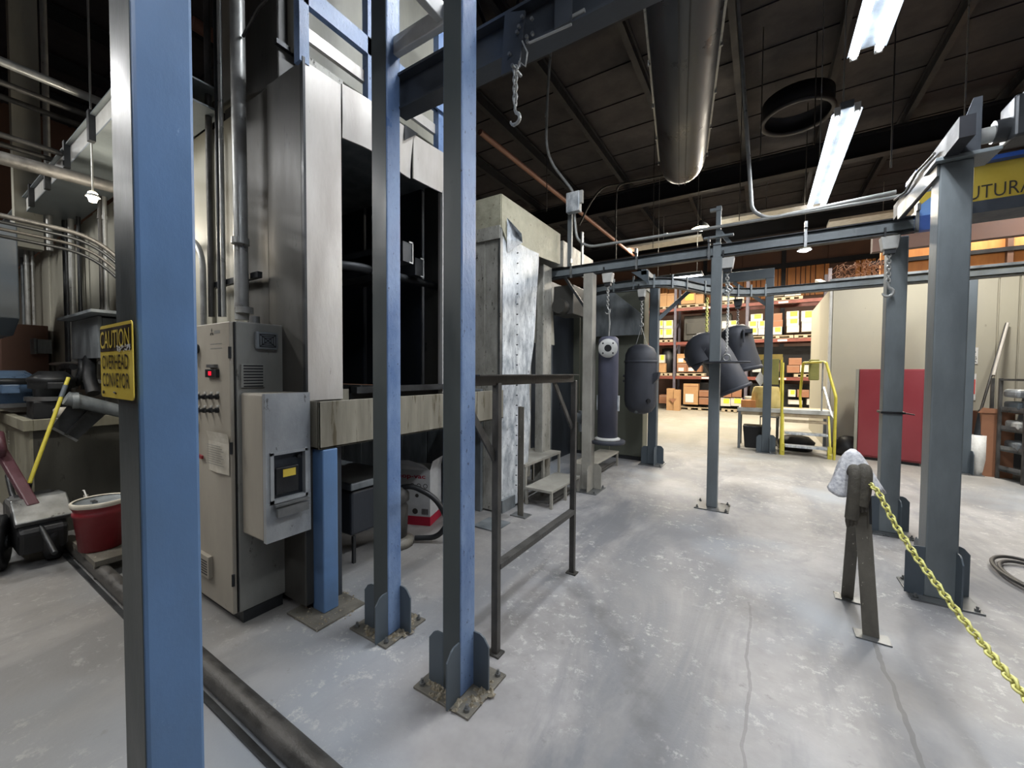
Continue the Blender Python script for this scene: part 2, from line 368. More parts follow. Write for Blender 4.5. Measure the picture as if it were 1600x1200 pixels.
def chain(parent, pts, size, r, mt, twist0=0):
    "one link object per step along a polyline"
    pts = [Vector(p) for p in pts]; me = chain_link(size, r, mt); pitch = size - 2.6*r; pos = 0; i = 0
    segs = [(pts[k], pts[k+1]) for k in range(len(pts)-1)]; total = sum((b_-a).length for a, b_ in segs)
    iv = WM[parent.name].inverted()
    while pos < total:
        q = pos; 
        for a, b_ in segs:
            L = (b_-a).length
            if q <= L: break
            q -= L
        p = a + (b_-a).normalized()*min(q, L); d = (b_-a).normalized()
        R = d.to_track_quat('Z', 'Y').to_matrix().to_4x4() @ Matrix.Rotation(math.radians(90*(i % 2)+twist0), 4, 'Z')
        o = bpy.data.objects.new('chain_link', me); COL.objects.link(o); o.parent = parent
        o.matrix_local = iv @ Matrix.Translation(p) @ R; pos += pitch; i += 1
def hook(parent, top, s=1.0, mt='steel', u=(1, 0, 0)):
    top = Vector(top); u = Vector(u).normalized(); c = top - Vector((0, 0, .075*s))
    pts = [top, top-Vector((0, 0, .03*s))] + arc(c, u, (0, 0, 1), .03*s, 95, -175, 12)[1:]
    rr = [.007*s, .008*s] + [.010*s]*9 + [.008*s, .006*s, .004*s]
    rr = rr[:len(pts)]
    while len(rr) < len(pts): rr.append(.005*s)
    return build('hook', MB().tube(pts, rr, 8), mt, parent)
# ================================================================== THE SETTING
struct('floor', MB().b(-14, 10, -6, 21.2, -.1, 0), 'concrete')
struct('wall_left', MB().b(-14.1, -14, -6, 21.2, 0, 8), 'brownwall')
struct('wall_front', MB().b(-14, 10, -6.1, -6, 0, 8), 'brownwall')
struct('wall_right', MB().b(10, 10.1, -6, 21.2, 0, 8), 'brownwall')
wb = struct('wall_back', MB().b(-14, 10, 21.2, 21.3, 0, 8), 'brownwall')
# vertical boards on the back wall above the racks
x = -6.0; i = 0
while x < 9.6:
    wd = .17 if i % 5 else .30
    if not (2.2 < x < 3.0): build('wall_board', MB().b(x, x+wd-.035, 21.13, 21.2, 4.9, 6.15), 'slat', wb)
    x += wd; i += 1
for x in [-5.5+1.55*k for k in range(10)]:
    build('wall_panel', MB().b(x, x+1.5, 21.14, 21.2, 6.35, 7.6), 'brownwall', wb)
for x in [-5.5+3.1*k for k in range(5)]:
    build('wall_stud', MB().b(x-.08, x+.08, 21.0, 21.13, 0, 7.6), 'girder', wb)
build('wall_rail', MB().b(-14, 10, 21.02, 21.2, 6.15, 6.35), 'girder', wb)
# ceiling: rusty deck, purlins along the aisle, girders across
ce = struct('ceiling', MB().b(-14, 10, -6, 21.2, 7.3, 7.4), 'deck')
for k in range(27):
    y = -5.5+k*1.0
    build('deck_rib', MB().b(-14, 10, y-.02, y+.02, 7.28, 7.3), 'deck', ce)
for k, x in enumerate([-12.5, -11, -9.5, -8, -6.5, -5, -3.5, -2.0, -.5, 1.0, 2.5, 4, 5.5, 7, 8.5]):
    build('purlin', MB().b(x-.05, x+.05, -6, 21.2, 6.98, 7.0).b(x-.012, x+.012, -6, 21.2, 7.0, 7.24).b(x-.05, x+.05, -6, 21.2, 7.22, 7.24), 'girder', ce)
for y in (-3, 1.0, 5.5, 12.0, 17.0):
    build('girder', MB().b(-14, 10, y-.12, y+.12, 6.45, 6.48).b(-14, 10, y-.02, y+.02, 6.48, 6.96).b(-14, 10, y-.12, y+.12, 6.94, 6.98), 'girder', ce)
# truss webs seen dark at the upper left
mb = MB()
for k in range(14):
    x = -13.5+k*.9; mb.bar((x, 4.0, 5.2), (x+.45, 4.0, 6.3), .04, .04); mb.bar((x+.45, 4.0, 6.3), (x+.9, 4.0, 5.2), .04, .04)
mb.b(-13.6, -1.0, 3.96, 4.04, 5.12, 5.2).b(-13.6, -1.0, 3.96, 4.04, 6.3, 6.4)
build('roof_truss', mb, 'girder', ce)
# block room at the right rear
RW = 10.3
rw = struct('wall_room', MB().b(1.17, 9.95, RW, RW+.12, .10, 3.3), 'roomwall')
for i, x in enumerate((1.17, 2.72, 3.19, 3.47, 4.7, 5.9, 7.1, 8.3)):
    pass
xs = [1.17, 2.72, 3.42, 3.66, 4.9, 6.1, 7.3, 8.5, 9.95]
for a, b_ in zip(xs[:-1], xs[1:]):
    build('room_panel', MB().b(a+.012, b_-.012, RW-.03, RW, .12, 3.28), 'roomwall', rw, bevel=.006)
build('bottom_rail', MB().b(1.17, 9.95, RW-.04, RW+.14, 0, .1), 'steel_dark', rw)
build('top_rail', MB().b(1.12, 9.95, RW-.12, RW+.2, 3.3, 3.45), 'galv_dark', rw)
build('corner_trim', MB().b(1.13, 1.17, RW-.05, RW+.1, 0, 3.3), 'white', rw, label='pale edge trim')
build('side_panel', MB().b(1.15, 1.2, RW+.12, 14.0, 0, 3.3), 'roomwall', rw)
build('roof_edge', MB().ob((1.0, RW+.35, 3.47), .10, .9, .12, Matrix.Rotation(.25, 3, 'X')), 'white', rw)
# sloping dark partition behind the shelf cart
# ================================================================== LIGHT FIXTURES
for i, (x, y, z, L, pw, c, lab, al) in enumerate(FIX):
    t = T('fluorescent_fixture', lab, 'light', (x, y, z))
    dx, dy = (0, L/2) if al == 'y' else (L/2, 0)
    ex, ey = (.07, 0) if al == 'y' else (0, .07)
    mb = MB().b(x-dx-(.05 if al == 'y' else 0), x+dx+(.05 if al == 'y' else 0), y-dy-(0 if al == 'y' else .05), y+dy+(0 if al == 'y' else .05), z+.03, z+.10)
    build('fixture_channel', mb, 'galv_dark', t, bevel=.006)
    for s in (-1, 1):
        p = Vector((x-dx, y-dy, z)) + Vector((ex, ey, 0))*s; q = Vector((x+dx, y+dy, z)) + Vector((ex, ey, 0))*s
        mb = MB().prism([(-.03*s, .04), (.04*s, .0), (.04*s, .008), (-.03*s, .05)], p, Vector((ex, ey, 0)).normalized(), (0, 0, 1), q-p)
        build('reflector', mb, 'galv_dark', t)
        build('tube', MB().cyl(p, q, .025, n=10), 'tube', t)
        for e in (p, q): build('lamp_holder', MB().ob(e+Vector((0, 0, .015)), .045, .045, .07), 'white', t)
        a = area((p+q)/2-Vector((0, 0, .022)), .05 if al == 'y' else L-.1, L-.1 if al == 'y' else .05, pw/2, c); a.parent = t; a.matrix_parent_inverse = WM[t.name].inverted()
    for sgn in (-.8, .8):
        build('hanger_rod', MB().cyl((x+dx*sgn, y+dy*sgn, z+.1), (x+dx*sgn, y+dy*sgn, 6.98), .006, n=6), 'conduit', t)
for i, (loc, sz, pw, c) in enumerate(AREA):
    a = area(loc, sz[0], sz[1], pw, c)
    x, y, z = loc
    t = T('bay_and_fill_light', ['warm high bay light over the open storage floor', 'warm high bay light left of the racks', 'warm high bay light right of the racks', 'warm high bay light above the block room', 'added square fill light in front of the block room, hidden by the thick right post'][i], 'light', loc)
    a.parent = t; a.matrix_parent_inverse = WM[t.name].inverted()
    build('lamp_housing', MB().b(x-sz[0]/2-.03, x+sz[0]/2+.03, y-sz[1]/2-.03, y+sz[1]/2+.03, z+.01, z+.08), 'white', t)
    build('hanger_rod', MB().cyl((x, y, z+.08), (x, y, 6.98), .01, n=6), 'conduit', t)
def lamp(p, lab, r=.12, pw=60, warm=True):
    p = Vector(p); t = T('bay_lamp', lab, 'light', p)
    build('bulb', MB().lathe([(.0, -.05), (r*.6, -.045), (r, 0), (r*.8, .03), (0, .04)], p, n=16), 'bulb' if warm else 'bulbw', t)
    build('reflector', MB().lathe([(r*1.25, -.005), (r*.9, r*.5), (r*.45, r*.9), (.02, r*1.2)], p, n=18), 'galv_dark', t)
    build('hanger_rod', MB().cyl(p+Vector((0, 0, r)), (p.x, p.y, 6.98), .008, n=6), 'conduit', t)
    l = bpy.data.lights.new('lamp_light', 'POINT'); l.energy = pw; l.color = WARM if warm else NEUT; l.shadow_soft_size = .1
    o = bpy.data.objects.new('lamp_light', l); COL.objects.link(o); o.parent = t; o.location = (0, 0, -.12)
lamp(at(1095, 357, Y=13.0), 'round warm ceiling lamp glowing above the middle of the conveyor rail', .2, 70)
lamp(at(1257, 391, Y=16.0), 'small round ceiling lamp seen just under the conveyor rail, in front of the racks', .16, 50, False)
lamp(at(145, 307, Y=.95), 'small bright lamp under the steel channel at the far left', .035, 26)
# ================================================================== POSTS
def post(x0, x1, y0, y1, z1, pl, mt, lab, fin=.105, fh=.27, finmt=None, bolts=True, crust=False, drab=False, group=None):
    cx, cy = (x0+x1)/2, (y0+y1)/2
    t = T('conveyor_post', lab, 'post', (cx, cy, 0), group)
    build('tube', MB().b(x0, x1, y0, y1, .012, z1), mt, t, bevel=.008)
    if drab: build('front_face_sheet', MB().b(x0+.006, x1-.006, y0-.0012, y0+.002, .02, z1), 'greyface', t)  # thin darker grey sheet over the -Y face of the tube
    px0, px1, py0, py1 = pl
    build('base_plate', MB().b(px0, px1, py0, py1, 0, .012), 'steel' if not crust else 'bar', t, bevel=.002)
    th = .009; c = .03
    def fin_(o, u, n_):
        poly = [(0, 0), (fin, 0), (fin, fh-c*1.6), (fin-c, fh-.01), (fin-c*1.7, fh), (0, fh)]
        build('gusset', MB().prism(poly, o, u, (0, 0, 1), Vector(n_)*th), finmt or mt, t)
    if fin:
        fin_((x1-.012, y0, .012), (0, -1, 0), (1, 0, 0)); fin_((x1, y1-.012, .012), (1, 0, 0), (0, 1, 0))
        fin_((x0, y0+.012, .012), (-1, 0, 0), (0, -1, 0)); fin_((x0+.012, y1, .012), (0, 1, 0), (-1, 0, 0))
    if bolts:
        e = .03
        for bx, by in ((px0+e, py0+e), (px1-e, py0+e), (px0+e, py1-e), (px1-e, py1-e)): bolt(t, (bx, by, .012))
    return t
post(-1.315, -1.17, .303, .415, 4.2, (-1.42, -1.05, .2, .52), 'blue', 'large blue square steel post nearest the viewer, carrying the caution sign', crust=True, drab=True)
p2 = post(-1.285, -1.17, 1.42, 1.53, 4.2, (-1.41, -1.07, 1.35, 1.66), 'blue_dirty', 'blue post in the foreground beside the pipe handrail, with four bolts and welded fins', .09, .265, 'slate', crust=True, drab=True)
p3 = post(-1.93, -1.80, 1.53, 1.63, 4.2, (-2.06, -1.74, 1.46, 1.77), 'blue_dirty', 'scratched blue post between the grey cabinet and the post by the handrail', .085, .26, 'slate', crust=True, drab=True)
p4 = post(-2.43, -2.31, 1.455, 1.56, 1.055, (-2.53, -2.2, 1.34, 1.68), 'blue', 'short blue post holding up the stained trough beside the cabinet', 0, crust=True, bolts=False)
# dried residue clumps round the posts
def crusts(name, cx, cy, rx, ry, n, lab, seed, z=.012):
    rnd = random.Random(seed); mb = MB()
    for k in range(n):
        a = rnd.uniform(0, 6.28); s = rnd.uniform(.5, 1); x = cx+math.cos(a)*rx*s; y = cy+math.sin(a)*ry*s; r = rnd.uniform(.004, .012)
        mb.add([(x+r*rnd.uniform(.5, 1.6)*i, y+r*rnd.uniform(.5, 1.6)*j, z+k2) for i, j, k2 in ((-1, -1, 0), (1, -1, 0), (1, 1, 0), (-1, 1, 0), (0, 0, r*rnd.uniform(.6, 1.7)))], [(0, 1, 4), (1, 2, 4), (2, 3, 4), (3, 0, 4)])
    o = solo(name, mb, 'crust', lab, 'residue', origin=(cx, cy, 0)); o['kind'] = 'stuff'
crusts('dried_residue', -1.22, 1.48, .17, .14, 170, 'dried whitish crumbs on the base of the post by the handrail', 1)
crusts('dried_residue', -1.88, 1.62, .17, .15, 170, 'dried whitish crumbs on the base of the scratched blue post', 2)
crusts('dried_residue', -2.37, 1.52, .20, .18, 150, 'dried whitish crumbs round the short blue post under the trough', 3, .004)
M1 = post(-.515, -.405, 5.04, 5.15, 2.86, (-.63, -.28, 4.94, 5.27), 'steel_blue', 'slim grey steel post standing alone in the middle of the aisle under the rail', 0)
C5 = post(-1.99, -1.86, 4.88, 5.02, 2.83, (-2.1, -1.74, 4.76, 5.14), 'dusty', 'dull galvanised post left of the hanging flanged pipe', .10, .33)
B1 = post(.985, 1.145, 3.83, 3.99, 2.97, (.9, 1.25, 3.74, 4.09), 'steel_blue', 'thick grey-blue post at the right with the inclined beam on its top', .10, .34, 'slate')
B2 = post(1.0, 1.145, 5.18, 5.32, 2.86, (.9, 1.25, 5.08, 5.43), 'steel_blue', 'grey-blue post behind the thick right post, with a small black strap round it', .10, .34, 'slate')
PD = post(-1.62, -1.48, 6.88, 7.02, 3.12, (-1.74, -1.36, 6.76, 7.14), 'slate', 'slate blue post right of the hanging grey tank, with rounded fins', .10, .30)
xE = at(1199, 600, Y=9.25).x; zE = at(1203, 420, Y=9.25).z
PE = post(xE-.07, xE+.07, 9.18, 9.32, zE-.19, (xE-.17, xE+.17, 9.08, 9.42), 'slate', 'slate blue post in front of the yellow stairs', .09, .33)
PF = post(2.62, 2.78, 9.0, 9.16, 3.1, (2.52, 2.9, 8.9, 9.26), 'slate', 'slate blue post half hidden beside the no smoking sign', .12, .36)
build('strap', MB().b(.985, 1.16, 5.165, 5.335, 1.17, 1.19).bar((1.16, 5.17, 1.18), (1.22, 5.15, 1.17), .02, .01), 'black', B2, label='black strap')
# mid post top bracket
mb = MB().b(-.50, -.42, 5.05, 5.13, 2.86, 3.02).b(-.485, -.435, 5.16, 5.19, 2.7, 3.47).bar((-.46, 5.175, 3.2), (-.25, 5.175, 2.9), .03, .04).b(-.55, -.43, 5.15, 5.2, 3.42, 3.45).bar((-.6, 5.1, 3.1), (-.3, 5.1, 3.1), .06, .02)
build('top_bracket', mb, 'steel_blue', M1)
# white shop labels: caution sign on the nearest post
t = T('caution_sign', 'yellow and black caution overhead conveyor sign on the nearest blue post', 'sign', (-1.29, .296, 1.48))
def rrect(wd, ht, r, n=4):
    o = []
    for cx, cy, a in ((wd-r, ht-r, 0), (r, ht-r, 90), (r, r, 180), (wd-r, r, 270)):
        for i in range(n+1): o.append((cx+r*math.cos(math.radians(a+90*i/n)), cy+r*math.sin(math.radians(a+90*i/n))))
    return o
so, su, sv = Vector((-1.418, .296, 1.482)), Vector((1, -.02, .0)).normalized(), Vector((0, 0, 1))
build('sign_plate', MB().prism(rrect(.262, .176, .012), so, su, sv, (0, .002, 0)), 'signyel', t)
fn = Vector((0, -1, 0))
build('header_band', MB().prism([(.006, .112), (.256, .112), (.256, .168), (.006, .168)], so+fn*.0006, su, sv, fn*.0006), 'signblk', t)
text('lettering', 'CAUTION', 'signyel', t, so+su*.012+sv*.119+fn*.0012, su, sv, .238, .042, .001, .006, label='yellow lettering')
text('lettering', 'OVERHEAD', 'signblk', t, so+su*.022+sv*.069+fn*.0006, su, sv, .214, .034, .001, .008, label='black lettering')
text('lettering', 'CONVEYOR', 'signblk', t, so+su*.022+sv*.026+fn*.0006, su, sv, .218, .034, .001, .008, label='black lettering')
for px in (.03, .131): build('rivet', MB().cyl(so+su*px+sv*(.014 if px > .1 else .012)+fn*.001, so+su*px+sv*.012+fn*.003, .004, n=8), 'signblk', t)
rnd = random.Random(5); mb = MB()
for k in range(60):
    p = so+su*(.255-rnd.random()**1.5*.10)+sv*(.113+rnd.uniform(-.004, .009))+fn*.0025; r = rnd.uniform(.0015, .004)
    mb.add([p+su*(-r)+sv*(-r*.5), p+su*r, p+su*r*.4+sv*r, p-su*r+sv*r*.7], [(0, 1, 2, 3)])
o = build('paint_chips', mb, 'labelw', t, label='bare metal scratch'); o['kind'] = 'stuff'
# ================================================================== HANDRAIL
t = T('pipe_handrail', 'dark welded steel guard rail with two posts beside the foreground blue post', 'handrail', (-1.21, 2.25, 0))
for y in (1.77, 2.81):
    build('upright', MB().b(-1.23, -1.19, y-.018, y+.018, 0, 1.49), 'iron', t, bevel=.003)
    build('foot', MB().b(-1.25, -1.17, y-.035, y+.03, 0, .01), 'iron', t)
build('top_rail', MB().b(-1.235, -1.20, 1.55, 2.78, 1.478, 1.535).b(-1.235, -1.16, 1.55, 2.78, 1.53, 1.536), 'iron', t)
build('middle_rail', MB().b(-1.235, -1.185, 1.78, 2.8, .47, .50), 'iron', t)
build('brace', MB().bar((-1.215, 1.54, 1.36), (-1.215, 1.76, 1.08), .012, .04), 'iron', t)
build('brace', MB().bar((-1.215, 2.47, 1.49), (-1.215, 2.79, 1.13), .012, .035), 'iron', t)
# angle post by the second booth
t = T('short_angle_post', 'short scuffed angle iron post standing against the mottled booth panel', 'post', (-2.17, 3.66, 0))
mb = MB().b(-2.2, -2.13, 3.62, 3.628, .008, 1.18).b(-2.2, -2.192, 3.62, 3.68, .008, 1.18)
build('angle_iron', mb, 'bar', t); build('base_plate', MB().b(-2.27, -2.08, 3.58, 3.72, 0, .01), 'steel', t)
# ================================================================== BOOTH 1 (washer tunnel)
bt = T('washer_tunnel', 'tall sheet metal washer tunnel with an open side, behind the foreground posts', 'machine', (-2.6, 2.1, 0))
rnd = random.Random(3)
# long side facing the machine bay, panel by panel
x = -2.41; k = 0
while x > -12.2:
    wd = (.42, .33, .52, .60)[k % 4]
    build('side_panel', MB().b(x-wd+.008, x-.006, 1.40+.012*(k % 3), 1.46, .05, 3.44), 'dark_panel' if x > -3.1 else 'cream', bt, bevel=.008)
    x -= wd; k += 1
build('core', MB().b(-12.2, -2.42, 1.46, 1.66, .0, 3.42), 'inside', bt)
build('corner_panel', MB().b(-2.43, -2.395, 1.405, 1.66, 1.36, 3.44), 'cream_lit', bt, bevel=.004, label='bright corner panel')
build('corner_flange', MB().b(-2.41, -2.385, 1.395, 1.41, 1.36, 3.45), 'steel_dark', bt)
# header sheets, slightly buckled
def buckled(x, y0, y1, z0, z1, amp, seed, ny=14, nz=6, th=.012, edge=None):
    mb = MB(); vs = []; n2 = (ny+1)*(nz+1)
    for s in (0, 1):
        for j in range(nz+1):
            for i in range(ny+1):
                u, v = i/ny, j/nz; y = y0+(y1-y0)*u; z = z0+(z1-z0)*v
                if edge: y += edge(u, v)
                dx = amp*noise.noise(Vector((y*2.4, z*1.6, seed)))
                vs.append((x+dx-s*th, y, z))
    fs = []
    for j in range(nz):
        for i in range(ny):
            a = j*(ny+1)+i; fs.append((a, a+1, a+ny+2, a+ny+1)); fs.append((n2+a, n2+a+ny+1, n2+a+ny+2, n2+a+1))
    bd = [i for i in range(ny+1)] + [(j+1)*(ny+1)-1 for j in range(1, nz+1)] + [nz*(ny+1)+i for i in range(ny-1, -1, -1)] + [j*(ny+1) for j in range(nz-1, 0, -1)]
    mb.add(vs, fs, True)
    for a, b_ in zip(bd, bd[1:]+bd[:1]): mb.add([vs[a], vs[n2+a], vs[n2+b_], vs[b_]], [(0, 1, 2, 3)])
    return mb
build('header_sheet', buckled(-2.39, 1.665, 2.30, 3.10, 3.45, .05, 1), 'cream_lit', bt)
build('header_sheet', buckled(-2.39, 2.31, 2.95, 3.10, 3.45, .03, 4), 'cream_lit', bt)
build('header_gusset', MB().prism([(0, 0), (.14, -.0), (.0, -.12)], (-2.38, 2.2, 3.46), (0, 1, 0), (0, 0, 1), (-.01, 0, 0)), 'steel_dark', bt)
build('jamb', MB().b(-2.44, -2.39, 2.64, 2.95, 1.36, 3.12), 'cream_lit', bt)
build('jamb_edge', MB().b(-2.40, -2.375, 2.625, 2.645, 1.42, 3.12), 'white', bt)
build('roof_sheet', MB().b(-12.2, -2.44, 1.46, 3.05, 3.38, 3.42), 'galv_dark', bt)
# interior
x = -2.46
for k in range(9):
    build('interior_panel', MB().b(x-.44, x-.02, 2.93-.01*(k % 2), 2.97, 1.4, 3.38), 'inside' if k > 0 else 'dark_panel', bt, bevel=.01); x -= .45
build('interior_panel', MB().b(-8, -2.46, 1.661, 1.69, 1.4, 3.38), 'inside', bt)
build('interior_end', MB().b(-6.6, -6.55, 1.69, 2.93, 1.4, 3.38), 'inside', bt)
build('spray_riser', MB().tube(fillet([(-3.0, 1.72, 2.35), (-2.75, 1.95, 2.38), (-2.7, 2.9, 2.38)], .15), .035, 10), 'steel_dark', bt)
build('spray_header', MB().b(-3.6, -2.62, 2.15, 2.30, 2.34, 2.5), 'steel_dark', bt)
for yy, xx in ((2.25, -2.35), (2.62, -2.6)):
    mb = MB().b(xx-.9, xx, yy-.10, yy, 2.40, 2.55); build('inner_rail', mb, 'steel_dark', bt)
    mb = MB().b(xx, xx+.008, yy-.008, yy, 2.40, 2.56).b(xx, xx+.008, yy-.04, yy, 2.55, 2.562).b(xx, xx+.008, yy-.04, yy, 2.395, 2.405); build('rail_edge', mb, 'white', bt)
build('roller', MB().cyl((-2.5, 2.08, 2.62), (-2.5, 2.2, 2.62), .035), 'steel', bt)
# trough / ledge
mb = MB().b(-2.95, -2.31, 1.43, 3.5, 1.06, 1.075).b(-2.325, -2.31, 1.43, 3.5, 1.06, 1.36).b(-2.95, -2.31, 1.43, 1.445, 1.06, 1.36).b(-2.95, -2.935, 1.43, 3.5, 1.06, 1.4)
build('drip_trough', mb, 'trough', bt, bevel=.004, label='stained drip trough')
build('sill', MB().b(-2.46, -2.37, 1.75, 2.95, 1.395, 1.44).b(-2.46, -2.44, 1.75, 2.95, 1.3, 1.44), 'steel_dark', bt)
build('sludge', MB().b(-2.93, -2.33, 1.46, 3.48, 1.075, 1.30), 'trough', bt)
# wall below the trough
x = -2.6
for k in range(8):
    build('lower_panel', MB().b(x-.40, x-.006, 3.5, 3.54, .0, 1.36), 'galv_dark', bt, bevel=.006); x -= .41
# frame and hood on top of booth 1
ft = T('tunnel_top_frame', 'blue steel frame carrying pale channels on the roof of the washer tunnel', 'frame', (-2.4, 2.1, 3.45))
for y in (1.41, 1.9, 2.62):
    build('upright', MB().b(-2.45, -2.39, y-.03, y+.03, 3.42, 4.6), 'blue_dirty', ft)
build('beam', MB().b(-2.43, -2.39, 1.41, 2.7, 3.78, 3.90), 'blue_dirty', ft)
build('channel', MB().b(-2.46, -2.43, 1.42, 2.7, 3.60, 3.68), 'cream_lit', ft, label='pale channel')
build('kick_panel', MB().b(-2.5, -2.46, 1.42, 1.72, 3.42, 3.53), 'wash_side', ft)
build('beam', MB().b(-2.41, -2.37, 2.25, 2.9, 3.78, 3.88), 'blue_dirty', ft)
ht = T('exhaust_hood', 'pale sloping exhaust hood above the washer tunnel', 'hood', (-3.3, 2.3, 3.45))
build('hood_body', MB().prism([(0, 0), (1.9, 0), (1.9, 1.25), (1.35, 1.5), (.3, 1.5), (0, 1.25)], (-2.75, 1.55, 3.75), (0, 1, 0), (0, 0, 1), (-1.2, 0, 0)), 'cream', ht, bevel=.01)
build('hood_collar', MB().b(-3.9, -2.8, 1.6, 3.4, 3.42, 3.75), 'dark_panel', ht)
ht = T('exhaust_duct', 'dark square duct rising from the tunnel roof behind the round conduit', 'duct', (-3.5, 1.7, 3.42))
build('duct_body', MB().prism([(0, 0), (.62, 0), (.62, 1.1), (.45, 1.25), (.15, 1.25), (0, 1.1)], (-3.45, 1.48, 3.42), (1, 0, 0), (0, 0, 1), (0, .9, 0)), 'dark_panel', ht, bevel=.01)
build('duct_strap', MB().b(-2.83, -2.80, 1.46, 2.4, 3.75, 3.78), 'steel_dark', ht)
solo('loose_cable', MB().tube([(-2.9, 1.3, 3.72), (-2.6, 1.25, 3.72), (-2.4, 1.3, 3.83), (-2.1, 1.38, 3.72), (-1.85, 1.5, 3.74)], .009, 6), 'black', 'black cable sagging across the top of the blue frame', 'cable')
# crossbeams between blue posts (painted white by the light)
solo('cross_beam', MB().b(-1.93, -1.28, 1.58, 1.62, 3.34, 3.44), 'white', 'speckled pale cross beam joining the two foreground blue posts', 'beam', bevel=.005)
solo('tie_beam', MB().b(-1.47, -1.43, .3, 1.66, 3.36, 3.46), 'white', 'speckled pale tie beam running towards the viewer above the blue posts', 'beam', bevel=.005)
# ================================================================== BOOTH 2
b2 = T('spray_booth', 'mottled galvanised spray booth with a torn corner panel, behind the handrail', 'booth', (-2.6, 4.3, 0))
build('hood_end', MB().b(-3.2, -2.40, 3.56, 3.58, 3.1, 3.45), 'cream_scraped', b2, label='scraped end of the hood')
build('hood_end_strip', MB().b(-3.2, -2.402, 3.545, 3.562, 2.98, 3.12), 'wash_side', b2)
build('hood_front', MB().prism([(0, 0), (.12, -.14), (.9, -.10), (1.45, -.06), (1.45, .35), (0, .35)], (-2.39, 3.57, 3.10), (0, 1, 0), (0, 0, 1), (-.02, 0, 0)), 'cream_scraped', b2, label='scraped front of the hood')
build('hood_top', MB().b(-3.2, -2.4, 3.57, 5.02, 3.44, 3.455), 'galv_dark', b2)
build('side_panel', MB().b(-2.60, -2.405, 3.565, 3.58, .02, 3.1), 'wash_side', b2)
build('side_panel', MB().b(-2.80, -2.605, 3.56, 3.575, .02, 3.1), 'wash_side', b2)
build('side_panel', MB().b(-3.4, -2.805, 3.55, 3.575, .02, 3.1), 'wash_side', b2)
build('corner_angle', MB().b(-2.42, -2.395, 3.555, 3.60, .0, 3.1), 'steel', b2)
def wedge(u, v): return u*(-.30*(1-v)**1.6 + .05*math.sin(v*9))
build('mottled_panel', buckled(-2.39, 3.60, 4.36, .03, 3.02, .05, 7, 12, 26, .008, wedge), 'galv', b2, label='bright mottled galvanised panel')
mb = MB()
for k in range(24): z = .25+k*.115; mb.cyl((-2.375, 3.86, z), (-2.37+.014, 3.86, z), .006, n=6)
o = build('rivets', mb, 'steel_dark', b2); o['kind'] = 'stuff'
build('torn_flap', MB().add([(-2.37, 3.64, 3.22), (-2.28, 3.80, 3.08), (-2.35, 3.94, 3.03), (-2.40, 3.70, 2.86), (-2.38, 3.66, 3.0)], [(0, 1, 2), (0, 2, 4), (4, 2, 3)]), 'galv', b2, label='torn sheet flap')
build('base_rail', MB().b(-2.44, -2.37, 3.58, 3.85, 0, .14), 'galv_dark', b2)
# recess: inner panels
x0 = -3.05
yy = 4.1
for k, (y0, y1, mt, dx) in enumerate(((3.62, 4.2, 'galv_dark', 0), (4.2, 4.55, 'dark_panel', .05), (4.55, 4.85, 'galv_dark', 0), (4.85, 5.15, 'wash_side', .12), (5.6, 6.2, 'galv_dark', -.05))):
    build('recess_panel', MB().b(-3.05+dx, -3.02+dx, y0+.01, y1-.01, .0, 3.0), mt, b2, bevel=.006)
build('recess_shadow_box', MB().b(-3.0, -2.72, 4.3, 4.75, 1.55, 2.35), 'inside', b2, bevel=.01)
build('curved_hood', MB().prism([(0, 0), (.5, 0), (.5, .55), (.35, .75), (0, .8)], (-2.95, 4.28, 2.12), (0, 1, 0), (0, 0, 1), (.3, 0, 0)), 'cream', b2, bevel=.02)
build('deflector', MB().prism([(0, 0), (.55, 0), (.42, 1.0), (.0, 1.05)], (-2.6, 4.75, 1.95), (0, 1, 0), (0, 0, 1), (-.05, 0, 0)), 'cream', b2)
build('drive_unit', MB().b(-2.5, -2.2, 5.05, 5.45, 2.35, 2.75).cyl((-2.35, 4.9, 2.45), (-2.35, 5.1, 2.45), .10), 'dark_panel', b2, bevel=.01)
build('column', MB().b(-2.62, -2.5, 4.75, 5.0, 0, 3.0), 'wash_side', b2, bevel=.01)
build('back_fill', MB().b(-3.6, -3.08, 3.6, 7.1, 0, 3.1), 'inside', b2)
build('end_hood', MB().prism([(0, 0), (1.15, .0), (1.15, .36), (0, .36)], (-2.40, 5.15, 3.04), (0, 1, 0), (0, 0, 1), (-.02, 0, 0)), 'wash_side', b2, label='second hood sheet')
build('end_hood_side', MB().b(-3.1, -2.4, 5.14, 5.16, 3.04, 3.40), 'wash_side', b2)
build('brace', MB().bar((-2.3, 5.0, 2.84), (-1.93, 5.0, 2.3), .06, .03), 'steel_dark', b2)
build('motor_pipe', MB().cyl((-2.3, 5.35, .9), (-2.1, 5.35, .9), .07).cyl((-2.2, 5.35, .7), (-2.2, 5.35, 1.0), .03), 'galv_dark', b2)
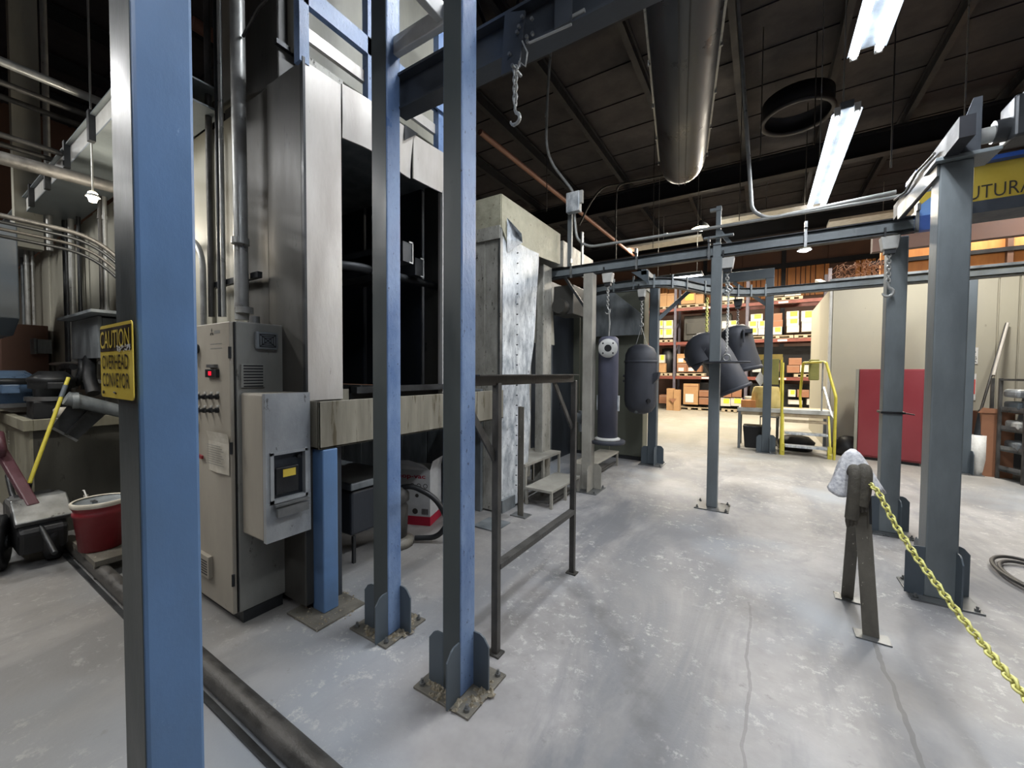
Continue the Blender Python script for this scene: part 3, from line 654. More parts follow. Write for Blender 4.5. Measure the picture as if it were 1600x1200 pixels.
# olive oven wall behind the tank
ot = T('drying_oven', 'olive grey oven end wall behind the hanging tank', 'oven', (-3, 7.2, 0))
for k, (a, b_) in enumerate(((-1.76, -2.35), (-2.36, -2.95), (-2.96, -3.6))):
    build('end_panel', MB().b(b_, a, 7.12, 7.17, .06, 3.0), 'olive', ot, bevel=.008)
build('base_rail', MB().b(-3.6, -1.74, 7.10, 7.2, 0, .06), 'steel_dark', ot)
build('side_sheet', MB().b(-1.79, -1.76, 7.17, 7.45, .0, 3.0), 'olive', ot)
build('roof_sheet', MB().b(-4.5, -1.74, 7.1, 7.5, 3.0, 3.06), 'galv_dark', ot)
build('gable_plate', MB().prism([(0, 0), (.9, 0), (.9, .35), (.25, .9), (0, .9)], (-2.65, 6.9, 2.2), (1, 0, 0), (0, 0, 1), (0, .03, 0)), 'galv_dark', ot)
# steps in front of booth 2
def bench(lab, x0, x1, y0, y1, z, legs, th=.03):
    t = T('step_bench', lab, 'step', ((x0+x1)/2, (y0+y1)/2, 0))
    build('tread', MB().b(x0, x1, y0, y1, z-th, z), 'dusty', t, bevel=.004)
    for ly in legs:
        for lx in (x0+.015, x1-.015): build('leg', MB().b(lx-.014, lx+.014, ly-.014, ly+.014, 0, z-th), 'dusty', t)
    build('stretcher', MB().b(x1-.06, x1-.03, y0+.05, y1-.05, .05, .07).b(x0+.02, x1-.02, y0+.02, y0+.035, .05, .065), 'iron', t)
    return t
bench('low dusty steel step in front of the booth recess', -2.32, -1.97, 3.98, 4.80, .21, (4.0, 4.38, 4.78))
bench('higher dusty steel platform behind the low step', -2.78, -2.34, 4.02, 5.0, .46, (4.05, 4.5, 4.97), .035)
bench('low dusty steel step below the hanging flanged pipe', -2.33, -2.0, 5.30, 6.55, .24, (5.35, 6.5))
# ================================================================== CABINET
ct = T('control_cabinet', 'tall beige electrical control cabinet with switches and a taped note', 'cabinet', (-2.95, 1.3, 0))
X0, X1, Y0, Y1 = -3.30, -2.66, 1.13, 1.385
build('plinth', MB().b(X0+.0, X1-.0, Y0+.02, Y1, 0, .07), 'steel_dark', ct)
build('body', MB().b(X0, X1, Y0, Y1+.10, .07, 1.845), 'cab_side', ct, bevel=.008)
build('door_seal', MB().b(X0+.01, X1-.005, Y0-.006, Y0, .08, 1.84), 'black', ct)
dr = build('door', MB().b(X0, X1-.012, Y0-.03, Y0-.006, .07, 1.84), 'cab', ct, bevel=.006)
def box_in(par, name, x0, x1, z0, z1, d, mt, base=Y0-.03): return build(name, MB().b(x0, x1, base-d, base, z0, z1), mt, par, bevel=.002)
D = lambda px, py: at(px, py, Y=Y0-.03)
for z in (.25, 1.05, 1.62): build('hinge', MB().cyl((X1-.008, Y0-.03, z), (X1-.008, Y0-.03, z+.07), .009, n=8), 'steel_dark', dr)
def rectpx(a, b_): p, q = D(*a), D(*b_); return p.x, q.x, q.z, p.z
x0, x1, z0, z1 = rectpx((326, 577), (343, 590)); o = box_in(dr, 'display_unit', x0, x1, z0, z1, .02, 'black')
build('red_digit', MB().b((x0+x1)/2-.025, (x0+x1)/2+.012, Y0-.0515, Y0-.05, (z0+z1)/2-.012, (z0+z1)/2+.012), 'led', dr)
build('indicator_cap', MB().b(x0+.02, x1-.02, Y0-.05, Y0-.03, z1+.01, z1+.03), 'steel', dr)
for r, zz in enumerate((620, 641)):
    for px in (311, 321, 331, 341):
        p = D(px, zz); 
        build('push_button', MB().cyl((p.x, Y0-.03, p.z), (p.x, Y0-.045, p.z), .017, n=12).cyl((p.x, Y0-.045, p.z), (p.x, Y0-.065, p.z), .011, n=10), 'steel_dark', dr)
        build('name_tag', MB().b(p.x-.014, p.x+.014, Y0-.034, Y0-.03, p.z+.02, p.z+.032), 'white', dr)
p = D(309, 545); build('door_handle', MB().cyl((p.x, Y0-.03, p.z), (p.x, Y0-.06, p.z), .03).b(p.x-.03, p.x+.0, Y0-.08, Y0-.05, p.z-.06, p.z+.03), 'steel_dark', dr)
p = D(308, 663); build('key_switch', MB().b(p.x-.02, p.x+.02, Y0-.05, Y0-.03, p.z-.02, p.z+.02), 'black', dr)
p = D(317, 713); build('red_lever', MB().bar((p.x-.03, Y0-.045, p.z+.005), (p.x+.035, Y0-.045, p.z+.0), .012, .02), 'red_dark', dr)
# emblem and pale print lines
p = D(331, 520); mb = MB()
for a in (90, 210, 330):
    c = p + Vector((math.cos(math.radians(a))*.014, -.001, math.sin(math.radians(a))*.014)); u = Vector((math.cos(math.radians(a)), 0, math.sin(math.radians(a)))); v = Vector((-u.z, 0, u.x))
    mb.add([c-u*.014, c+v*.009, c+u*.016, c-v*.009], [(0, 1, 2, 3)])
build('emblem', mb, 'ink', dr)
build('emblem_wordmark', MB().b(p.x+.03, p.x+.11, Y0-.0308, Y0-.03, p.z-.008, p.z+.012), 'cab_side', dr)
for zz in (537, 544): q = D(340, zz); build('printed_line', MB().b(q.x-.10, q.x+.06, Y0-.0308, Y0-.03, q.z-.003, q.z+.002), 'cab_side', dr)
# curling note
mb = MB(); n = 8; x0, x1, z0, z1 = rectpx((327, 672), (360, 743)); vs = []
for j in range(n+1):
    v = j/n; zz = z0+(z1-z0)*v; off = .004+.03*max(0, v-.75)**1.2*2
    for i in range(3): vs.append((x0+(x1-x0)*i/2+.02*(v > .8)*(i-1)*.3, Y0-.031-off-(.01 if i == 1 else 0)*(1-v), zz))
mb.add(vs, [(j*3+i, j*3+i+1, j*3+i+4, j*3+i+3) for j in range(n) for i in range(2)])
note = build('taped_note', mb, 'paper', dr, label='curling paper note')
mb = MB()
for k in range(9): zz = z0+.05+(z1-z0-.12)*k/9; mb.b(x0+.02, x1-.03-.02*(k % 3), Y0-.052, Y0-.0515, zz, zz+.004)
build('printed_lines', mb, 'cab_side', dr)
for (a, b_, par, nm) in (((312, 862), (333, 898), dr, 'vent_grille'),):
    x0, x1, z0, z1 = rectpx(a, b_); o = box_in(dr, nm, x0, x1, z0-.02, z1+.02, .025, 'cab')
    for k in range(6): zz = z0+(z1-z0)*k/6; build('vent_slot', MB().b(x0+.02, x1-.02, Y0-.057, Y0-.055, zz, zz+.006), 'black', dr)
# right hand side: fan cover, louvre
E_ = lambda px, py: at(px, py, X=X1)
a, b_ = E_(396, 518), E_(431, 547)
fv = build('fan_cover', MB().b(X1, X1+.035, a.y, b_.y, b_.z, a.z), 'galv_dark', ct, bevel=.01)
yc, zc, hy, hz = (a.y+b_.y)/2, (a.z+b_.z)/2, (b_.y-a.y)/2*.72, (a.z-b_.z)/2*.7
mb = MB()
for s in (1, .7, .4): mb.tube([(X1+.037, yc-hy*s, zc-hz*s), (X1+.037, yc+hy*s, zc-hz*s), (X1+.037, yc+hy*s, zc+hz*s), (X1+.037, yc-hy*s, zc+hz*s)], .003, 5, True)
mb.bar((X1+.037, yc-hy, zc-hz), (X1+.037, yc+hy, zc+hz), .004, .004).bar((X1+.037, yc-hy, zc+hz), (X1+.037, yc+hy, zc-hz), .004, .004)
build('fan_guard', mb, 'black', fv)
a, b_ = E_(375, 569), E_(412, 605)
lv = build('louvre', MB().b(X1, X1+.015, a.y, b_.y, b_.z, a.z), 'cab_side', ct, bevel=.003)
for k in range(8): zz = b_.z+(a.z-b_.z)*(k+.5)/8; build('louvre_slot', MB().b(X1+.0145, X1+.0165, a.y+.012, b_.y-.01, zz-.005, zz+.004), 'black', lv)
build('cable_gland', MB().cyl((-2.80, 1.30, 1.845), (-2.80, 1.30, 1.90), .03), 'steel', ct)
# side box with window
sb = T('switch_box', 'scuffed grey box with an open window hung on the side of the control cabinet', 'box', (-2.5, 1.28, .55))
x0, x1, y0, y1, z0, z1 = -2.66, -2.37, 1.15, 1.41, .56, 1.415
wy0, wy1, wz0, wz1 = 1.19, 1.375, .80, 1.06
build('box_body', MB().b(x0, x1-.03, y0, y1, z0, z1), 'cab', sb, bevel=.012)
build('front_cover', MB().b(x1-.03, x1, y0-.002, y1+.002, wz1, z1+.002).b(x1-.03, x1, y0-.002, y1+.002, z0-.002, wz0).b(x1-.03, x1, y0-.002, wy0, wz0, wz1).b(x1-.03, x1, wy1, y1+.002, wz0, wz1), 'box_grey', sb)
build('window_well', MB().b(x1-.032, x1-.028, wy0, wy1, wz0, wz1), 'inside', sb)
build('meter', MB().b(x1-.03, x1-.012, wy0+.02, wy1-.03, wz0+.02, wz1-.08).cyl((x1-.03, wy1-.03, wz1-.03), (x1-.005, wy1-.03, wz1-.03), .012), 'black', sb, bevel=.006)
build('meter_label', MB().b(x1-.012, x1-.0105, wy0+.06, wy0+.135, wz0+.12, wz0+.165), 'signyel', sb)
build('window_frame', MB().b(x1, x1+.008, wy0-.02, wy0, wz0-.02, wz1+.02).b(x1, x1+.008, wy1, wy1+.015, wz0-.02, wz1+.02).b(x1, x1+.008, wy0-.02, wy1+.015, wz0-.02, wz0).b(x1, x1+.008, wy0-.02, wy1+.015, wz1, wz1+.015), 'box_grey', sb)
build('flap', MB().bar((x1+.02, wy0-.005, wz0-.03), (x1+.02, wy1+.01, wz0-.03), .03, .012).bar((x1+.035, wy0-.0, wz0-.07), (x1+.035, wy1+.0, wz0-.07), .02, .05), 'steel', sb)
# ================================================================== CONDUITS above/around the cabinet
def pipe(name, pts, r, mt, lab, cat='pipe', fil=.12, clamps=(), group=None, n=10):
    P_ = [Vector(p) for p in pts]; t = T(name, lab, cat, P_[0], group)
    build('pipe_run', MB().tube(fillet(P_, fil), r, n), mt, t)
    for (c, ax) in clamps:
        c = Vector(c); ax = Vector(ax); build('coupling', MB().cyl(c-ax*.02, c+ax*.02, r*1.25, n=10), mt, t)
    return t
pipe('riser_conduit', [at(378, 500, Y=1.3), (-2.93, 1.28, 5.6)], .042, 'conduit', 'thick grey round conduit rising from the top of the control cabinet', clamps=[((-2.93, 1.30, 1.95), (0, 0, 1)), ((-2.93, 1.28, 2.4), (0, 0, 1))], n=14)
for i, (px, r, mt, lab) in enumerate(((350, .016, 'conduit', 'thin bright conduit left of the thick riser above the cabinet'), (344, .014, 'steel_dark', 'thin dark conduit left of the bright one above the cabinet'), (331, .022, 'iron', 'grimy conduit nearest the big blue post above the cabinet'))):
    p = at(px, 495, Y=1.33); q = at(px-12, 60, Y=1.33)
    pipe('thin_conduit', [p, (p.x, 1.33, 5.2)], r, mt, lab)
p = at(318, 480, Y=1.28)
pipe('bent_conduit', [(p.x, 1.28, 1.86), (p.x, 1.28, 2.45), (p.x-.35, 1.28, 2.62), (p.x-.9, 1.28, 2.62)], .02, 'conduit', 'conduit bending left behind the big blue post above the cabinet', fil=.25)
solo('conduit_strut', MB().b(-3.6, -2.85, 1.345, 1.375, 2.17, 2.21), 'steel_dark', 'dark strut channel clamping the conduits above the cabinet', 'bracket')
pipe('rusty_pipe', [at(300, 35, X=-3.9), at(430, 120, X=-3.9)+Vector((0, .6, 0))], .05, 'copper', 'rusty pink sprinkler pipe crossing behind the conduits at upper left')
# ================================================================== LEFT BACKGROUND
sc_ = T('steel_channel', 'long steel channel with a pale lit web slanting across the upper left', 'beam', (-6, 1.0, 3.4))
p, q = at(172, 188, Y=.98), at(20, 330, Y=.98)
build('web', MB().b(-12, p.x+.9, .96, .985, 3.44, 3.58), 'white', sc_)
build('flange', MB().b(-12, p.x+.9, .96, 1.38, 3.425, 3.44).b(-12, p.x+.9, .93, 1.38, 3.58, 3.592), 'steel_blue', sc_)
for k in range(7): xx = -4.6-k*.8; build('beam_clamp', MB().b(xx-.03, xx+.03, .92, .96, 3.38, 3.62), 'steel_dark', sc_)
pipe('sprinkler_pipe', [at(0, 255, X=-5.0)-Vector((0, 1.2, 0)), at(172, 290, X=-5.0)+Vector((0, .2, 0))], .05, 'iron', 'thick dark pipe crossing the upper left towards the blue post')
for i, (a, lab) in enumerate(((336, 'upper of the four curved conduits at the left edge'), (346, 'second of the four curved conduits at the left edge'), (357, 'third of the four curved conduits at the left edge'), (368, 'lowest of the four curved conduits at the left edge'))):
    p = at(0, a, X=-5.2-i*.05); z = p.z
    pipe('curved_conduit', [(p.x, -.4, z), (p.x, p.y, z), (p.x, 1.05, z-.02), (p.x+.12, 1.3, z-.3), (p.x+.12, 1.33, 1.9)], .014+.006*(i == 0), 'steel_dark' if i % 2 else 'iron', lab, fil=.25)
for i, (px, r, mt, y) in enumerate(((44, .03, 'conduit', 1.25), (37, .022, 'galv_dark', 1.3), (53, .018, 'conduit', 1.3), (106, .035, 'steel_dark', 1.28), (114, .03, 'conduit', 1.3), (126, .02, 'steel_dark', 1.33), (160, .02, 'iron', 1.3), (167, .02, 'conduit', 1.33))):
    p = at(px, 480, Y=y)
    pipe('vertical_conduit', [(p.x, y, 1.3), (p.x, y, 3.9)], r, mt, 'vertical conduit on the pale booth wall, %s of the eight from the left edge' % ['second', 'first', 'third', 'fourth', 'fifth', 'sixth', 'seventh', 'eighth'][i], clamps=[((p.x, y, 2.2), (0, 0, 1)), ((p.x, y, 3.2), (0, 0, 1))])
def ebox(px0, py0, px1, py1, y, lab, mt='galv_dark', d=.15):
    a, b_ = at(px0, py0, Y=y), at(px1, py1, Y=y); t = T('junction_box', lab, 'box', ((a.x+b_.x)/2, y, b_.z))
    build('box_body', MB().b(a.x, b_.x, y, y+d, b_.z, a.z), mt, t, bevel=.01)
    build('box_lid', MB().b(a.x-.01, b_.x+.01, y-.03, y, b_.z-.01, a.z+.01), mt, t, bevel=.004)
    build('knob', MB().cyl((a.x-.03, y+.03, (a.z+b_.z)/2), (a.x, y+.03, (a.z+b_.z)/2), .03, n=8), 'black', t)
    return t
t = ebox(118, 505, 160, 558, 1.15, 'grey isolator box with a sloping lid behind the caution sign')
build('rain_cover', MB().b(at(106, 500, Y=1.1).x, at(162, 500, Y=1.1).x, 1.02, 1.35, at(120, 499, Y=1.1).z, at(120, 495, Y=1.1).z), 'galv_dark', t)
build('flex_hose', MB().tube([at(140, 560, Y=1.15), at(140, 590, Y=1.1), at(146, 615, Y=1.1)], .05, 8), 'black', t)
build('flex_hose', MB().tube([at(128, 560, Y=1.15), at(128, 580, Y=1.1), at(120, 600, Y=1.1)], .03, 8), 'black', t)
ebox(40, 533, 58, 552, 1.2, 'small square junction box on the thin conduits at the far left')
solo('blue_hopper', MB().b(-8.6, -6.3, .3, .75, 2.05, 3.0).prism([(0, 0), (2.3, 0), (1.9, -.15), (.4, -.15)], (-8.6, .3, 2.05), (1, 0, 0), (0, 0, 1), (0, .45, 0)), 'slate', 'dark blue metal box hanging at the left edge of the picture', 'box', bevel=.01)
solo('brown_cupboard', MB().b(-12.5, -9.1, .9, 1.35, 0, 2.2), 'brownwall', 'brown cupboard behind the wash tank at the left edge', 'cupboard', bevel=.01)
t = T('steel_column', 'pale building column with a bright pipe beside it at upper left', 'column', (-8.6, .7, 0))
p = at(38, 200, X=-7.5)
build('column_body', MB().b(-7.6, -7.45, p.y-.1, p.y+.12, 3.0, 6.9), 'cream', t); build('pipe', MB().cyl((-7.4, p.y+.16, 3.0), (-7.4, p.y+.16, 6.9), .03), 'conduit', t)
# blue bright bracket
solo('blue_bracket', MB().b(*(lambda a, b_: (a.x, b_.x, a.y, a.y+.1, b_.z, a.z))(at(65, 327, Y=1.3), at(98, 342, Y=1.3))), 'bluebracket', 'small light blue bracket under the steel channel at left', 'bracket')
for i, (pxa, pya, xx) in enumerate(((0, 95, -5), (0, 128, -5.3), (0, 150, -5.8), (0, 210, -5.6), (0, 225, -6.2))):
    p = at(pxa, pya, X=xx)
    pipe('overhead_pipe', [(xx, p.y-1.5, p.z), (xx, p.y+3.2, p.z)], .035 if i == 0 else .025, 'conduit' if i == 0 else 'iron', 'dim overhead pipe at the upper left corner, %s from the top' % ['first', 'second', 'third', 'fourth', 'fifth'][i])
# wash tank with pumps
wt = T('wash_tank', 'grimy steel wash tank with a rim at the left edge', 'tank', (-6.9, 1.0, 0))
build('front_side', MB().b(-9, -5.6, .70, .72, 0, 1.0), 'tankside', wt)
build('end_side', MB().b(-5.62, -5.60, .72, 1.36, 0, .99), 'tankdark', wt)
build('rim', MB().b(-9, -5.56, .66, .72, .99, 1.09).b(-5.62, -5.56, .72, 1.38, .99, 1.09), 'tankside', wt, bevel=.004)
build('lid', MB().b(-9, -5.62, .72, 1.36, 1.05, 1.07), 'dark_panel', wt)
text('stencil_marks', 'OIL', 'labelw', wt, Vector((-6.75, .6995, .90)), (0, 0, -1), (1, 0, 0), .18, .07, .001, .01, label='white stencilled marks')
def motor(lab, c, r, h, mt):
    c = Vector(c); t = T('pump_motor', lab, 'motor', c)
    build('motor_body', MB().lathe([(0, 0), (r*.8, 0), (r*.8, h*.35), (r, h*.38), (r, h*.72), (r*.9, h*.8), (r*.55, h), (0, h)], c, n=24), mt, t)
    build('fan_cap', MB().lathe([(r*1.02, h*.6), (r*1.05, h*.64), (r*1.05, h*.74), (r*.95, h*.78)], c, n=24), 'steel_dark', t)
    build('flange', MB().cyl(c-Vector((0, 0, .02)), c+Vector((0, 0, .02)), r*1.15, n=20), 'steel', t)
    build('terminal_box', MB().b(c.x+r*.7, c.x+r*1.3, c.y-.06, c.y+.06, c.z+h*.35, c.z+h*.6), mt, t, bevel=.01)
motor('blue pump motor on the wash tank at the left edge', at(10, 632, X=-6.75)*1, .24, .36, 'bluepump')
motor('round dark grey pump motor in the middle of the wash tank', at(82, 622, X=-6.0), .16, .27, 'steel_dark')
solo('gear_box', MB().b(-6.2, -5.85, .76, .98, 1.07, 1.24), 'black', 'black rectangular box on the near corner of the wash tank', 'box', bevel=.01)
solo('pump_casing', MB().b(-6.5, -6.2, .85, 1.15, 1.07, 1.3).cyl((-6.35, 1.0, 1.3), (-6.35, 1.0, 1.4), .08), 'steel', 'small steel pump casing behind the black box on the wash tank', 'pump', bevel=.01)
solo('cream_cap', MB().lathe([(0, 0), (.05, 0), (.055, .08), (.04, .10), (0, .10)], (-5.75, .92, 1.08), n=14), 'paper', 'small cream cap on the wash tank rim', 'cap')
pipe('feed_pipe', [(-8.0, 1.2, 1.62), (-6.1, 1.2, 1.62), (-5.75, 1.2, 1.62)], .02, 'conduit', 'thin upper feed pipe running over the wash tank')
pipe('feed_pipe', [(-8.0, 1.25, 1.42), (-6.1, 1.25, 1.42), (-6.0, 1.25, 1.42)], .02, 'conduit', 'thin lower feed pipe running over the wash tank')
pipe('elbow_hose', [at(88, 605, Y=1.1), at(90, 585, Y=1.1), at(98, 572, Y=1.1), at(115, 573, Y=1.1)], .035, 'black', 'black elbow hose joining the pump to the isolator', 'hose', .2)
pipe('discharge_pipe', [at(103, 622, X=-5.3), at(190, 643, X=-5.3)], .06, 'galv_dark', 'short thick grey pipe end below the caution sign', clamps=[(at(118, 626, X=-5.3), (.1, 1, 0))], n=16)
# broom and dustpan against the tank
bt_ = T('yellow_broom', 'yellow handled broom leaning on the wash tank', 'broom', at(36, 800, Y=.66))
a, b_, c = at(107, 590, X=-5.45), at(46, 755, Y=.64), at(37, 798, Y=.62)
build('broom_handle', MB().cyl(a, b_, .014, n=10), 'yellow', bt_); build('handle_grip', MB().cyl(a+(b_-a)*.08, a+(b_-a)*.2, .017, n=10), 'slate', bt_)
build('ferrule', MB().cyl(b_, c, .018, n=10), 'steel_dark', bt_)
build('bristles', MB().prism([(-.12, 0), (.12, 0), (.16, -.14), (-.16, -.14)], c, (.8, .2, 0), (0, 0, 1), (0, .04, 0)), 'blond', bt_)
dp = T('dust_pan', 'dark upright dustpan hooked over the edge of the wash tank', 'dustpan', at(130, 660, X=-5.4))
a = [at(*q, X=-5.45) for q in ((108, 630), (172, 640), (118, 688), (80, 668))]
build('pan', MB().add([p for p in a]+[p+Vector((.06, -.01, 0)) for p in a], [(0, 1, 2, 3), (7, 6, 5, 4), (0, 4, 5, 1), (1, 5, 6, 2), (2, 6, 7, 3), (3, 7, 4, 0)]), 'steel_dark', dp)
build('pan_rib', MB().bar(a[0]*.5+a[1]*.5+Vector((.07, 0, 0)), a[2]*.5+a[3]*.5+Vector((.07, 0, 0)), .03, .02), 'black', dp)
build('pan_rim', MB().bar(a[2]+Vector((.06, 0, 0)), a[3]+Vector((.06, 0, 0)), .02, .02), 'steel', dp)
# red bucket on crate
k0 = Vector((-4.42, .90, .145))
t = T('red_bucket', 'red plastic bucket with a dusty lid, half hidden by the nearest blue post', 'bucket', k0)
build('bucket_body', MB().lathe([(0, 0), (.125, 0), (.15, .27), (.157, .275), (.157, .30), (.15, .305), (.152, .33), (.16, .335), (.16, .36), (.155, .365)], k0, n=28), 'red_dark', t)
build('bucket_rim', MB().lathe([(.165, .345), (.168, .355), (.168, .375), (.158, .382), (.15, .375)], k0, n=28), 'paper', t, label='cream rim')
build('lid', MB().lathe([(.155, .37), (.145, .362), (.05, .360), (0, .362)], k0, n=28), 'galv_dark', t)
build('lid_clip', MB().b(k0.x-.03, k0.x+.03, k0.y-.05, k0.y-.02, .505, .52), 'steel', t)
ct2 = T('steel_crate', 'low grimy steel crate under the red bucket', 'crate', (-4.4, .95, 0))
mb = MB().b(-4.75, -4.1, .80, 1.15, .10, .14)
build('crate_top', mb, 'bar', ct2)
for sx in (-4.73, -4.15): build('crate_leg', MB().b(sx, sx+.03, .80, .83, 0, .10).b(sx, sx+.03, 1.10, 1.13, 0, .10), 'bar', ct2)
build('crate_side', MB().b(-4.72, -4.12, .81, .825, .0, .10), 'inside', ct2)
solo('angle_scrap', MB().bar((-5.1, .95, .42), (-4.62, .84, .02), .03, .03).bar((-5.0, 1.0, .40), (-4.6, .93, .03), .03, .02), 'bar', 'scrap angle irons leaning beside the red bucket', 'scrap')
solo('white_plastic_sheet', MB().add([(-5.05, .95, .36), (-4.8, .92, .42), (-4.62, .93, .43), (-4.6, 1.1, .44), (-4.95, 1.15, .38)], [(0, 1, 2, 3, 4)]).tube([(-5.2, .95, .45), (-5.05, .93, .48), (-4.95, .93, .42), (-4.95, .93, .34)], .006, 5), 'labelw', 'crumpled clear plastic sheet left of the red bucket', 'plastic sheet')
# floor cable cover
t = T('floor_pipe', 'long grey pipe lying on the floor along the machine bay', 'pipe', (-3, .84, 0))
build('pipe_run', MB().tube([(-5.1, .84, .05), (-1.2, .84, .05)], .05, 14), 'iron', t)
build('side_strip', MB().b(-5.1, -1.2, .765, .79, 0, .012), 'steel_dark', t)
# pressure washer / cart
t = T('pressure_washer', 'dark blue and black wheeled pressure washer at the left edge', 'machine', (-5.6, .45, 0))
c = at(35, 838, Z=.22)
for dy, dx in ((-.12, 0), (.16, .05)):
    wc = c+Vector((dx, dy, 0)); wh = build('wheel', MB().lathe([(.05, -.04), (.17, -.05), (.21, -.035), (.21, .035), (.17, .05), (.05, .04)], (wc.x, wc.y, .21), (0.25, 1, 0), n=24), 'black', t)
    build('wheel_hub', MB().cyl((wc.x-.012, wc.y-.05, .21), (wc.x+.012, wc.y+.05, .21), .05), 'steel_dark', t)
build('body_shell', MB().prism([(-.35, .12), (.32, .12), (.36, .3), (.18, .46), (-.1, .52), (-.35, .45)], (c.x-.1, c.y-.05, .0), (1, 0, 0), (0, 0, 1), (0, .26, 0)), 'black', t, bevel=.03)
build('top_cover', MB().prism([(-.12, .5), (.12, .52), (.34, .38), (.3, .34), (.1, .46), (-.12, .46)], (c.x-.1, c.y-.06, .0), (1, 0, 0), (0, 0, 1), (0, .3, 0)), 'steel', t, bevel=.01)
build('handle_bar', MB().bar((c.x-.65, c.y-.05, .90), (c.x+.08, c.y+.05, .46), .07, .05), 'maroon', t, bevel=.01)
build('handle_grip', MB().tube([(c.x-.7, c.y-.05, .98), (c.x-.5, c.y-.05, 1.0), (c.x-.38, c.y-.05, .88), (c.x-.5, c.y-.05, .80)], .03, 8), 'maroon', t)
build('frame_tube', MB().tube(fillet([(c.x-.6, c.y, .62), (c.x-.2, c.y-.02, .50), (c.x+.1, c.y+.05, .40), (c.x+.45, c.y+.1, .16)], .1), .018, 8), 'steel_dark', t)
# ================================================================== under the trough: shop vac, box, table
t = T('vacuum_carton', 'white and red carton of a shop vacuum on the floor under the trough', 'box', (-2.95, 2.95, 0))
p = at(672, 822, Z=0); q = at(632, 815, Z=0)
u = Vector((p.x+.42, p.y-.1, 0))-Vector((p.x, p.y, 0))
u = (RT.xy.to_3d()*1).normalized(); u = Vector((.93, .36, 0)).normalized(); v = Vector((-u.y, u.x, 0))
o = Vector((p.x, p.y, 0)) - u*.44
build('carton_body', MB().prism([(0, 0), (.44, 0), (.44, .56), (0, .56)], o, u, (0, 0, 1), v*.30), 'cartonwh', t)
build('carton_flap', MB().add([o+Vector((0, 0, .56)), o+u*.44+Vector((0, 0, .56)), o+u*.40-v*.06+Vector((0, 0, .63)), o+u*.22-v*.02+Vector((0, 0, .66)), o-v*.05+Vector((0, 0, .65))], [(0, 1, 2, 3, 4)]), 'cartonwh', t)
build('carton_flap', MB().add([o+u*.44+Vector((0, 0, .56)), o+u*.44+v*.3+Vector((0, 0, .56)), o+u*.47+v*.28+Vector((0, 0, .66)), o+u*.46+v*.02+Vector((0, 0, .65))], [(0, 1, 2, 3)]), 'cartonwh', t)
build('red_band', MB().prism([(0, 0), (.442, 0), (.442, .09), (0, .09)], o-v*.002, u, (0, 0, 1), v*.304), 'inkred', t)
text('lettering', 'Shop-vac', 'inkred', t, o+u*.05-v*.001+Vector((0, 0, .46)), u, (0, 0, 1), .34, .06, .001, .02, label='red lettering')
for k in range(3): c = o+u*(.25+.07*k)-v*.0015+Vector((0, 0, .40)); build('printed_badge', MB().lathe([(.024, 0), (.017, 0)], c, v, n=16), 'ink', t)
for c in (o+u*.30+Vector((0, 0, .30)), o+u*.36+Vector((0, 0, .34))): build('printed_badge', MB().cyl(c-v*.001, c-v*.002, .02, n=8), 'ink', t)
build('printed_badge', MB().cyl(o+u*.28-v*.001+Vector((0, 0, .14)), o+u*.28-v*.002+Vector((0, 0, .14)), .03, n=12), 'ink', t)
mb = MB()
for k in range(9): mb.add([o+u*(.35+.008*k)-v*.002+Vector((0, 0, .11)), o+u*(.355+.008*k)-v*.002+Vector((0, 0, .11)), o+u*(.355+.008*k)-v*.002+Vector((0, 0, .17)), o+u*(.35+.008*k)-v*.002+Vector((0, 0, .17))], [(0, 1, 2, 3)])
build('bar_code', mb, 'ink', t)
c = Vector((at(618, 800, X=-2.75).x, at(618, 800, X=-2.75).y, 0))
t = T('wet_vacuum', 'grimy wet vacuum with a curved black hose beside its carton', 'vacuum', c)
build('vacuum_drum', MB().lathe([(0, .05), (.10, .05), (.11, .34), (.09, .38), (.12, .40), (.12, .46), (.07, .52), (0, .52)], c, n=20), 'iron', t)
build('vacuum_base', MB().lathe([(.0, 0), (.16, .0), (.16, .05), (.1, .08)], c, n=16), 'bar', t)
build('vacuum_hose', MB().tube(fillet([c+Vector((0, 0, .50)), c+Vector((.12, .08, .53)), c+Vector((.30, .20, .42)), c+Vector((.40, .26, .20)), c+Vector((.30, .22, .05)), c+Vector((.12, .12, .04))], .12), .024, 10), 'black', t)
t = T('low_work_table', 'black grimy table with thin legs behind the short blue post', 'table', (-2.95, 2.1, 0))
a = Vector((-2.95, 2.15, 0)); 
build('table_top', MB().b(-3.6, -2.72, 1.95, 2.45, .60, .66), 'galv_dark', t, bevel=.01)
build('table_tray', MB().b(-3.5, -2.76, 1.98, 2.42, .22, .58), 'inside', t, bevel=.02)
for lx, ly in ((-2.76, 2.0), (-3.5, 2.0), (-2.76, 2.4), (-3.5, 2.4)): build('leg', MB().b(lx-.012, lx+.012, ly-.012, ly+.012, 0, .22), 'steel_dark', t)
solo('floor_plate_scrap', MB().b(-2.42, -2.15, 3.12, 3.40, 0, .012), 'galv_dark', 'loose flat plate on the floor below the booth corner', 'plate')
